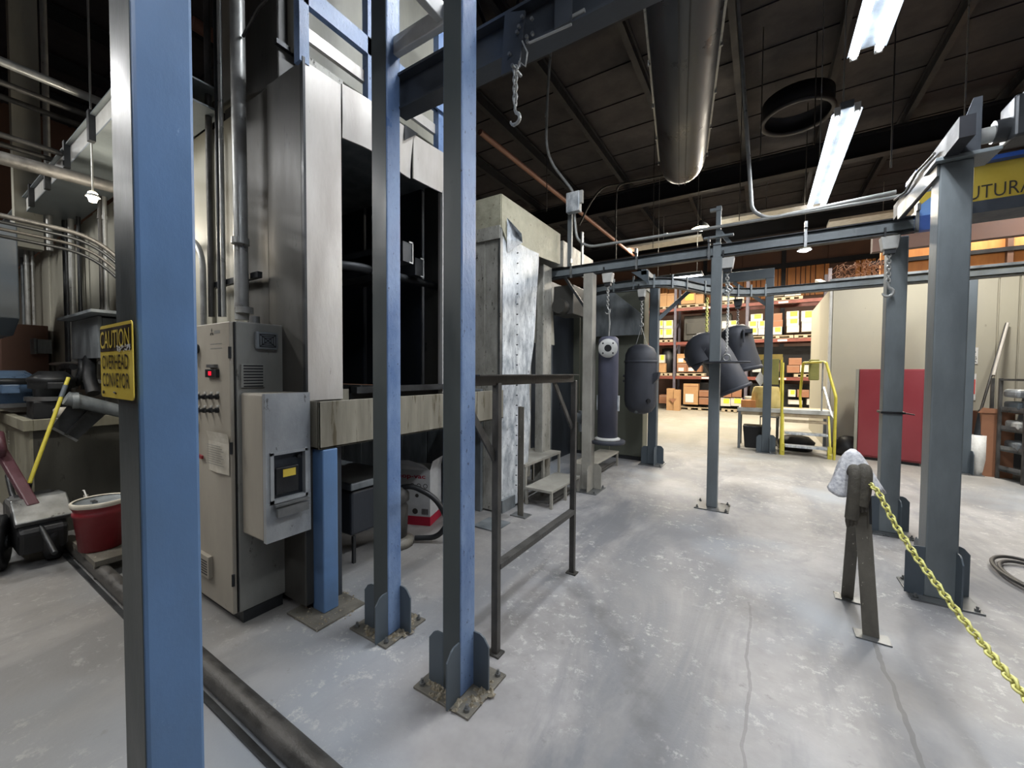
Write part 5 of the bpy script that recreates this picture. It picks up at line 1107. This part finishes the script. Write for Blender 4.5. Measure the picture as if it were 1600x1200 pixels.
# ================================================================== PALLET RACKS
RY = 18.0
ups = [-5.8, -3.17, -.54, 1.97, 4.5]
rk = T('pallet_rack', 'long orange and grey pallet rack filled with cartons at the back', 'rack', (-.6, 18.6, 0))
for ux in ups:
    for y in (RY, RY+1.05): build('upright', MB().b(ux-.05, ux+.05, y, y+.08, 0, 5.3), 'rackup', rk)
    for k in range(5): build('upright_brace', MB().bar((ux, RY+.06, .3+k), (ux, RY+1.05, .9+k), .03, .03), 'rackup', rk)
for a, b_ in zip(ups[:-1], ups[1:]):
    for z in (1.42, 2.86, 4.28):
        build('shelf_beam', MB().b(a+.05, b_-.05, RY-.03, RY+.03, z-.12, z), 'rackorange', rk)
        build('shelf_beam', MB().b(a+.05, b_-.05, RY+1.05, RY+1.1, z-.12, z), 'rackorange', rk)
        build('beam_label', MB().b((a+b_)/2-.25, (a+b_)/2+.05, RY-.034, RY-.03, z-.10, z-.03), 'labelw', rk)
LV = {0: 0.0, 1: 1.42, 2: 2.86, 3: 4.28}
def pallet(x0, x1, lv, where):
    z = LV[lv]; y0, y1 = RY-.02, RY+1.0
    if not hasattr(pallet, 'p'): pallet.p = {}
    t = T('wooden_pallet', where, 'pallet', ((x0+x1)/2, RY+.5, z), 'pallets on the racks')
    n = 4
    for k in range(n): xx = x0+(x1-x0-.12)*k/(n-1); build('stringer', MB().b(xx, xx+.12, y0, y1, z, z+.10), 'wood', t)
    for k in range(4): yy = y0+(y1-y0-.14)*k/3; build('deck_board', MB().b(x0, x1, yy, yy+.14, z+.10, z+.125), 'wood', t)
    build('bottom_board', MB().b(x0, x1, y0, y0+.1, z, z+.015), 'wood', t)
def carton(px0, py0, px1, py1, lv, kind, lab, d=.45, yoff=0):
    Y_ = RY+.02+yoff; a, b_ = at(px0, py0, Y=Y_), at(px1, py1, Y=Y_); z0 = b_.z; z1 = a.z
    mt = {'t': 'card', 'b': 'card_dark', 'w': 'card_white', 'y': 'card', 'g': 'card_white', 'Y': 'card_white'}[kind[0]]
    t = T('carton', lab, 'box', ((a.x+b_.x)/2, Y_+d/2, z0))
    build('carton_body', MB().b(a.x, b_.x, Y_, Y_+d, z0, z1), mt, t)
    wd, hh_ = b_.x-a.x, z1-z0
    build('tape_seam', MB().b(a.x+wd*.02, b_.x-wd*.02, Y_-.003, Y_, z0+hh_*.86, z0+hh_*.89), 'card_dark' if mt == 'card' else 'cab', t)
    if kind[0] in 'yYg': build('carton_label', MB().b(a.x+wd*.30, a.x+wd*.88, Y_-.006, Y_-.001, z0+hh_*.35, z0+hh_*.95), 'labely', t, label='yellow label')
    if 'l' in kind: build('paper_label', MB().b(a.x+wd*.15, a.x+wd*.7, Y_-.008, Y_-.004, z0+hh_*.10, z0+hh_*.5), 'labelw', t, label='white label')
cf = lambda X, Y, oy=380: (1000+X/5, oy+Y/5)
rows = [  # (px box in the 5x crop, level, kind, description)
 ((150, 395, 208, 495), 3, 't', 'tall plain carton on the top shelf beside the slate post, left of two'),
 ((212, 395, 266, 495), 3, 't', 'tall plain carton on the top shelf beside the slate post, right of two'),
 ((322, 400, 432, 468), 3, 'y', 'wide yellow labelled carton on the top shelf behind the knee brace'),
 ((436, 402, 494, 468), 3, 't', 'plain carton on the top shelf at the end of the knee brace'),
 ((645, 392, 755, 440), 3, 'Y', 'yellow labelled carton on the top shelf right of the slim middle post'),
 ((762, 398, 812, 440), 3, 'w', 'small white carton on the top shelf right of the yellow labelled one'),
 ((1042, 372, 1124, 408), 3, 'w', 'low white carton on the top shelf, first right of the tall slate post'),
 ((1132, 370, 1212, 408), 3, 'w', 'low white carton on the top shelf, second right of the tall slate post'),
 ((1216, 368, 1256, 404), 3, 'w', 'low white carton on the top shelf, third right of the tall slate post'),
 ((150, 605, 180, 664), 2, 'Y', 'upper carton of the leftmost stack on the second shelf from the top'),
 ((184, 605, 256, 664), 2, 'Y', 'upper carton next to the left rack upright, second shelf from the top'),
 ((150, 670, 180, 738), 2, 'Y', 'lower carton of the leftmost stack on the second shelf from the top'),
 ((184, 670, 256, 738), 2, 'Y', 'lower carton next to the left rack upright, second shelf from the top'),
 ((640, 610, 690, 664), 2, 'w', 'white wrapped carton just right of the slim middle post'),
 ((694, 606, 758, 650), 2, 'Y', 'yellow labelled carton above the open cylinder casting'),
 ((866, 556, 958, 606), 2, 'Y', 'single yellow labelled carton on top of the stack left of the tall slate post'),
 ((835, 612, 916, 664), 2, 'Y', 'middle row carton at the left, left of the tall slate post'),
 ((922, 608, 975, 662), 2, 'Y', 'middle row carton at the right, left of the tall slate post'),
 ((838, 666, 918, 714), 2, 'Y', 'bottom row carton at the left, left of the tall slate post'),
 ((924, 666, 976, 714), 2, 'w', 'bottom row white carton at the right, left of the tall slate post'),
 ((1032, 550, 1110, 598), 2, 'b', 'upper plain brown carton right of the tall slate post'),
 ((1032, 602, 1114, 652), 2, 'b', 'middle plain brown carton right of the tall slate post'),
 ((1032, 656, 1108, 712), 2, 'Y', 'bottom yellow labelled carton right of the tall slate post'),
 ((1146, 534, 1240, 588), 2, 'Y', 'top carton of the stack of three in the middle of the right bay'),
 ((1146, 592, 1240, 642), 2, 'Y', 'middle carton of the stack of three in the middle of the right bay'),
 ((1148, 646, 1242, 694), 2, 'w', 'bottom white carton of the stack of three in the right bay'),
 ((1262, 530, 1358, 606), 2, 'Y', 'yellow marked carton on top of the square white one in the right bay'),
 ((1265, 612, 1356, 688), 2, 'wl', 'square white carton under the yellow marked one in the right bay'),
 ((1362, 556, 1428, 690), 2, 'g', 'film wrapped carton stack at the right end of the second shelf'),
 ((150, 872, 192, 934), 1, 'Y', 'yellow labelled carton on the third shelf beside the slate post'),
 ((150, 938, 200, 1010), 1, 't', 'plain carton under the yellow labelled one on the third shelf'),
 ((290, 865, 360, 936), 1, 'tl', 'upper carton right of the left rack upright on the third shelf'),
 ((290, 940, 364, 1006), 1, 'bl', 'lower carton right of the left rack upright on the third shelf'),
 ((368, 940, 442, 1006), 1, 'bl', 'carton left of the elbow casting tip on the third shelf'),
 ((446, 955, 480, 1006), 1, 'b', 'small carton behind the elbow casting on the third shelf'),
 ((366, 790, 400, 934), 1, 'y', 'narrow yellow labelled carton behind the elbow casting tip'),
 ((880, 932, 944, 1006), 1, 'g', 'yellow-green labelled carton right of the open cylinder casting'),
 ((1030, 935, 1088, 1004), 1, 't', 'plain carton behind the khaki panel'),
 ((1165, 897, 1262, 950), 1, 'b', 'brown carton on top, third shelf of the right bay'),
 ((1150, 954, 1246, 1012), 1, 'b', 'brown carton below, third shelf of the right bay'),
 ((1252, 952, 1350, 1008), 1, 'w', 'white carton right of the brown ones, third shelf of the right bay'),
]
for (x0, y0, x1, y1), lv, k, lab in rows:
    a = cf(x0, y0); b_ = cf(x1, y1); carton(a[0], a[1], b_[0], b_[1], lv, k, lab)
rows2 = [
 ((150, 285, 208, 352), 'b', 'crumpled carton at floor level beside the slate post'),
 ((340, 196, 452, 362), 'tl', 'tall rounded carton barrel at floor level left of the slim middle post'),
 ((462, 250, 540, 300), 'b', 'upper brown carton at floor level next to the slim middle post'),
 ((462, 304, 540, 362), 'b', 'lower brown carton at floor level next to the slim middle post'),
 ((650, 262, 714, 304), 'b', 'dark brown carton at floor level above the yellow labelled pair, left'),
 ((720, 240, 792, 304), 'b', 'dark brown carton at floor level above the yellow labelled pair, right'),
 ((630, 310, 706, 374), 'Y', 'left of the yellow labelled pair at floor level'),
 ((710, 310, 798, 374), 'Y', 'right of the yellow labelled pair at floor level'),
 ((1160, 325, 1268, 362), 'wl', 'low pink printed carton at floor level behind the stairs'),
 ((1230, 245, 1320, 305), 'b', 'dim brown carton at floor level behind the stairs'),
 ((1160, 245, 1215, 300), 'g', 'dim yellow labelled carton at floor level behind the platform'),
 ((1305, 318, 1410, 366), 'w', 'low pale carton at floor level beside the right handrail'),
]
for (x0, y0, x1, y1), k, lab in rows2:
    a = cf(x0, y0, 560); b_ = cf(x1, y1, 560); carton(a[0], a[1], b_[0], b_[1], 0, k, lab)
a, b_ = at(1043, 620, Y=17.6), at(1063, 639, Y=17.6)
t = T('folded_cartons', 'bundle of folded cartons leaning on the floor before the racks', 'box', ((a.x+b_.x)/2, 17.5, 0))
zt = at(1050, 607, Y=17.5).z
build('folded_carton', MB().b(a.x, a.x+.28, 17.4, 17.7, 0, zt), 'card', t); build('folded_carton', MB().b(a.x+.29, b_.x, 17.35, 17.7, 0, zt*.95), 'card', t)
build('open_flap', MB().prism([(0, 0), (.3, 0), (.15, -.18)], (a.x+.1, 17.34, zt*.55), (1, 0, 0), (0, 0, 1), (0, .02, 0)), 'card_dark', t)
for (x0, x1, lv, lab) in ((-4.0, -3.25, 2, 'pallet at the left of the second shelf from the top'), (-3.05, -1.95, 3, 'pallet under the wide carton on the top shelf'), (-.45, .95, 2, 'pallet on the second shelf, crossed by the tall slate post'),
    (.98, 1.9, 2, 'pallet at the right of the second shelf from the top'), (-3.08, -2.0, 1, 'pallet behind the elbow casting'), (1.0, 1.85, 1, 'pallet under the brown cartons of the right bay'), (-3.95, -3.25, 1, 'pallet beside the slate post on the third shelf'),
    (-3.0, -1.7, 0, 'floor pallet left of the slim middle post'), (-1.35, -.6, 0, 'floor pallet right of the slim middle post'), (.3, 1.2, 3, 'pallet under the low white cartons on the top shelf'), (-1.6, -.65, 3, 'pallet on the top shelf right of the slim middle post'), (-4.2, -3.3, 3, 'pallet on the top shelf beside the slate post'), (.45, 1.9, 0, 'floor pallet behind the yellow stairs')):
    pallet(x0, x1, lv, lab)
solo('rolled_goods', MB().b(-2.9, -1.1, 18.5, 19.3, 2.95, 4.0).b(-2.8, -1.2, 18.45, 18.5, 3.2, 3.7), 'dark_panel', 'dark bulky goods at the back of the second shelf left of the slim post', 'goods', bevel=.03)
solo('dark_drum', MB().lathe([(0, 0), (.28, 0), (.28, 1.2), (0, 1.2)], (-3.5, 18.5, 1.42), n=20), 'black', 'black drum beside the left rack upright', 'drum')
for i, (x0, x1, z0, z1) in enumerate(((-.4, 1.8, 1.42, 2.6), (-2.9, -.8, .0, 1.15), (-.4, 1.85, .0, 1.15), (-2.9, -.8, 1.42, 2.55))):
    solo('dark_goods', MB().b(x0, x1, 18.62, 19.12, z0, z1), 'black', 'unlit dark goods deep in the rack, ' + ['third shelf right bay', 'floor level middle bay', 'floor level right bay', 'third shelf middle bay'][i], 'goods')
# ================================================================== RIGHT EDGE
def sign(name, lab, x0, x1, z0, z1, mt): 
    t = T(name, lab, 'sign', ((x0+x1)/2, RW-.04, z0)); build('sign_plate', MB().b(x0, x1, RW-.045, RW-.034, z0, z1), mt, t, bevel=.003); return t
sx0 = at(1528, 560, Y=RW-.04).x-.36
t = sign('no_smoking_sign', 'white no smoking sign on the block room wall, partly behind the thick post', sx0, sx0+.36, 1.74, 2.03, 'labelw')
c = Vector((sx0+.11, RW-.047, 1.95)); build('ban_ring', MB().lathe([(.06, 0), (.045, 0)], c, (0, -1, 0), n=20), 'ink', t); build('ban_bar', MB().bar(c+Vector((-.03, 0, .03)), c+Vector((.03, 0, -.03)), .002, .014, (0, 1, 0)), 'ink', t)
build('symbol', MB().tube([c+Vector((.11, 0, .03)), c+Vector((.14, 0, .045)), c+Vector((.19, 0, .03)), c+Vector((.22, 0, .0)), c+Vector((.18, 0, -.03)), c+Vector((.12, 0, -.01)), c+Vector((.17, 0, .02))], .006, 5), 'ink', t)
text('lettering', 'NO SMOKING', 'ink', t, Vector((sx0+.015, RW-.046, 1.82)), (1, 0, 0), (0, 0, 1), .33, .05, .001, .015)
text('lettering', 'IN THIS AREA', 'ink', t, Vector((sx0+.015, RW-.046, 1.765)), (1, 0, 0), (0, 0, 1), .33, .036, .001, .012)
t = sign('red_notice', 'white notice with a faded red field below the no smoking sign', sx0-.02, sx0+.35, 1.10, 1.57, 'labelw')
build('red_field', MB().b(sx0+.02, sx0+.34, RW-.048, RW-.045, 1.21, 1.47), 'inkpink', t)
for k in range(3): build('text_line', MB().b(sx0+.06, sx0+.30-.05*k, RW-.047, RW-.045, 1.50+.02*k, 1.507+.02*k), 'cab', t)
build('text_line', MB().b(sx0+.1, sx0+.3, RW-.047, RW-.045, 1.14, 1.155), 'cab', t)
a, b_ = at(1572, 505, Y=RW-.06), at(1518, 690, Y=9.5)
t = T('wooden_pole', 'long dark pole leaning on the block room wall', 'pole', b_); build('pole', MB().cyl(a+Vector((0, -.02, 0)), b_, .018, n=8), 'iron', t); build('pale_tip', MB().cyl(a+Vector((.01, -.02, .0)), a+(b_-a)*.45+Vector((.02, -.03, 0)), .022, n=8), 'card_white', t)
c = at(1527, 742, Z=0)
t = T('plastic_roll', 'upright white roll with a dark tube beside the cardboard bin', 'roll', c)
build('roll_body', MB().lathe([(0, 0), (.06, 0), (.07, .1), (.085, .25), (.085, .62), (0, .62)], c, n=18), 'labelw', t); build('core_tube', MB().cyl(c+Vector((0, 0, .6)), c+Vector((.06, .05, 1.0)), .06, n=12), 'steel_dark', t)
c = at(1548, 745, Z=0)
t = T('cardboard_bin', 'tall open cardboard bin against the block room wall', 'box', c+Vector((.1, .2, 0)))
mb = MB().b(c.x-.12, c.x+.22, c.y, c.y+.34, 0, .98)
build('bin_body', mb, 'card_dark', t); build('bin_mouth', MB().b(c.x-.10, c.x+.20, c.y+.02, c.y+.32, .98, .985), 'black', t)
build('bin_flap', MB().prism([(0, 0), (.5, 0), (.42, .05), (.05, .08)], (c.x-.16, c.y-.02, .97), (1, 0, 0), (0, 0, 1), (0, .02, 0)), 'card_dark', t)
# shelf cart
c0 = at(1588, 762, Z=0)
t = T('shelf_cart', 'dark steel shelf cart with rounded trays at the right edge', 'cart', c0)
x0, y0 = at(1571, 745, Z=0).x, at(1592, 757, Z=0).y
x0 = 3.02; y0 = 8.55
for lx, ly in ((x0, y0+.35), (x0+.12, y0-.02), (x0+.9, y0-.02), (x0+.9, y0+.5), (x0, y0+.6)): build('upright', MB().b(lx-.018, lx+.018, ly-.018, ly+.018, 0, 1.5), 'iron', t)
for k, z in enumerate((.12, .42, .72, 1.0)):
    build('tray', MB().prism([(0, .35), (.12, 0), (.9, 0), (.9, .6), (0, .6)], (x0, y0, z), (1, 0, 0), (0, 1, 0), (0, 0, .03)).prism([(0, .35), (.12, 0), (.9, 0), (.9, .02), (.13, .02), (.015, .36)], (x0, y0, z), (1, 0, 0), (0, 1, 0), (0, 0, .08)), 'steel', t)
build('top_rail', MB().bar((x0, y0+.35, 1.48), (x0+.12, y0, 1.48), .03, .03).bar((x0+.12, y0, 1.48), (x0+.9, y0, 1.48), .03, .03), 'iron', t)
for k, (z, mt) in enumerate(((1.03, 'slate'), (.75, 'white'), (.45, 'galv_dark'), (1.26, 'galv'))):
    if k < 3: solo('folded_sheeting', MB().b(x0+.08, x0+.8, y0+.06, y0+.5, z+.01, z+.13), mt, ['blue-grey bundle on the second tray of the shelf cart', 'pale bundle on the third tray of the shelf cart', 'grey bundle on the fourth tray of the shelf cart'][k], 'bundle', bevel=.03)
solo('folded_sheeting', MB().b(x0+.05, x0+.8, y0+.05, y0+.45, 1.22, 1.34), 'box_grey', 'pale blue bundle at the top of the shelf cart', 'bundle', bevel=.04)
solo('dark_curtain', MB().prism([(0, 0), (1.6, 0), (1.6, 3.2), (.9, 3.2), (.45, 2.2), (.15, 1.2)], (3.35, 9.6, 0), (1, 0, 0), (0, 0, 1), (0, .03, 0)), 'steel_dark', 'dark slanting sheet behind the shelf cart at the right edge', 'sheet')
# hose coil
c = at(1625, 905, Z=.03)
t = T('hose_coil', 'grey hose loop lying on the floor at the right edge', 'hose', c)
for k in range(2):
    r = .17+.035*k; build('hose_loop', MB().tube([c+Vector((math.cos(a)*r*1.0, math.sin(a)*r*1.9, .0+.01*k)) for a in [2*math.pi*i/36 for i in range(36)]], .014, 8, True), 'iron', t)
# ================================================================== STANCHION, RAG, CHAIN
t = T('chain_stanchion', 'splayed two legged grimy steel stanchion holding the yellow chain', 'stanchion', (.55, 3.28, 0))
ap = Vector((.53, 3.25, .92))
build('front_leg', MB().bar((.575, 3.07, .008), ap+Vector((0, -.03, -.02)), .075, .012, (0, 1, .3)), 'bar', t)
build('back_leg', MB().bar((.53, 3.52, .008), ap+Vector((-.005, .03, -.02)), .065, .012, (0, 1, -.3)), 'bar', t)
build('foot_plate', MB().b(.50, .66, 3.02, 3.12, 0, .008), 'steel', t); build('foot_plate', MB().b(.46, .62, 3.47, 3.57, 0, .008), 'steel', t)
build('top_hoop', MB().tube(arc((.53, 3.25, .90), (0, 1, 0), (0, 0, 1), .045, 0, 180, 8), .012, 8), 'bar', t)
rnd = random.Random(11)
rg = T('printed_rag', 'white printed rag draped over the top of the stanchion', 'rag', (.49, 3.27, .85))
mb = MB(); n = 60; K = 14; vs = []; ctop = Vector((.50, 3.30, 1.075))
for k in range(K+1):
    v = k/K
    for j in range(n):
        a = 2*math.pi*j/n
        fold = 1+v*(.20*math.sin(a*7+v)+.10*math.sin(a*12+2)+.06*math.sin(a*19+v*3))
        lean = .5+.5*math.cos(a-math.radians(225))
        r = (.012+.038*min(1, v*4)**.5+.055*v+.035*v*lean)*fold
        drop = .004+.02*min(1, v*4)+v*(.20+.06*lean+.035*math.sin(a*3+1)+.02*math.sin(a*7))
        vs.append(ctop + Vector((math.cos(a)*r+.03*v, math.sin(a)*r*.9, -drop)))
mb.add(vs, [(k*n+j, k*n+(j+1) % n, (k+1)*n+(j+1) % n, (k+1)*n+j) for k in range(K) for j in range(n)], True)
mb.add(vs[:n], [tuple(range(n))], True)
o = build('cloth', mb, 'rag', rg); sd = o.modifiers.new('solid', 'SOLIDIFY'); sd.thickness = .004
gl = T('work_gloves', 'grey gloves hanging over the stanchion under the rag', 'gloves', (.52, 3.16, .8))
for s, (dx, dz, ln) in enumerate(((-.02, 0, .30), (.025, .01, .22))):
    b0 = Vector((.515+dx, 3.15, .97+dz))
    pts = [b0+Vector((0, .07, -.04)), b0+Vector((0, .03, 0)), b0+Vector((0, -.01, -.03)), b0+Vector((-.005, -.025, -.12)), b0+Vector((-.015, -.02, -ln))]
    g = build('glove', MB().tube(fillet(pts, .04, 3), .034, 12), 'glove', gl)
    for k in range(3): q = pts[-1]+Vector((-.018+.018*k, 0, 0)); build('glove_finger', MB().tube([q+Vector((0, 0, .03)), q+Vector((0, 0, -.02)), q+Vector((.003, .005, -.055+.01*k))], [.013, .012, .008], 8), 'glove', g)
solo('small_chain_end', MB().tube([(.56, 3.12, .82), (.565, 3.11, .66)], .006, 6), 'steel_dark', 'short dark chain end hanging beside the gloves', 'chain')
yc_ = T('yellow_barrier_chain', 'yellow plastic barrier chain sloping from the stanchion towards the viewer at right', 'chain', (.56, 3.1, .88))
ks = [(1372, 768), (1400, 822), (1430, 868), (1465, 915), (1500, 962), (1535, 1005), (1565, 1043), (1600, 1086)]
pts = [Vector((.555, 3.12, .90))]+[at(px, py, Y=3.02-1.02*i/7) for i, (px, py) in enumerate(ks)]
e = pts[-1]; dlt = pts[-1]-pts[-2]
pts += [e+dlt, e+dlt*2.2+Vector((0, 0, .02)), e+dlt*3.6+Vector((.05, 0, .1))]
chain(yc_, pts, .046, .0052, 'chainy')
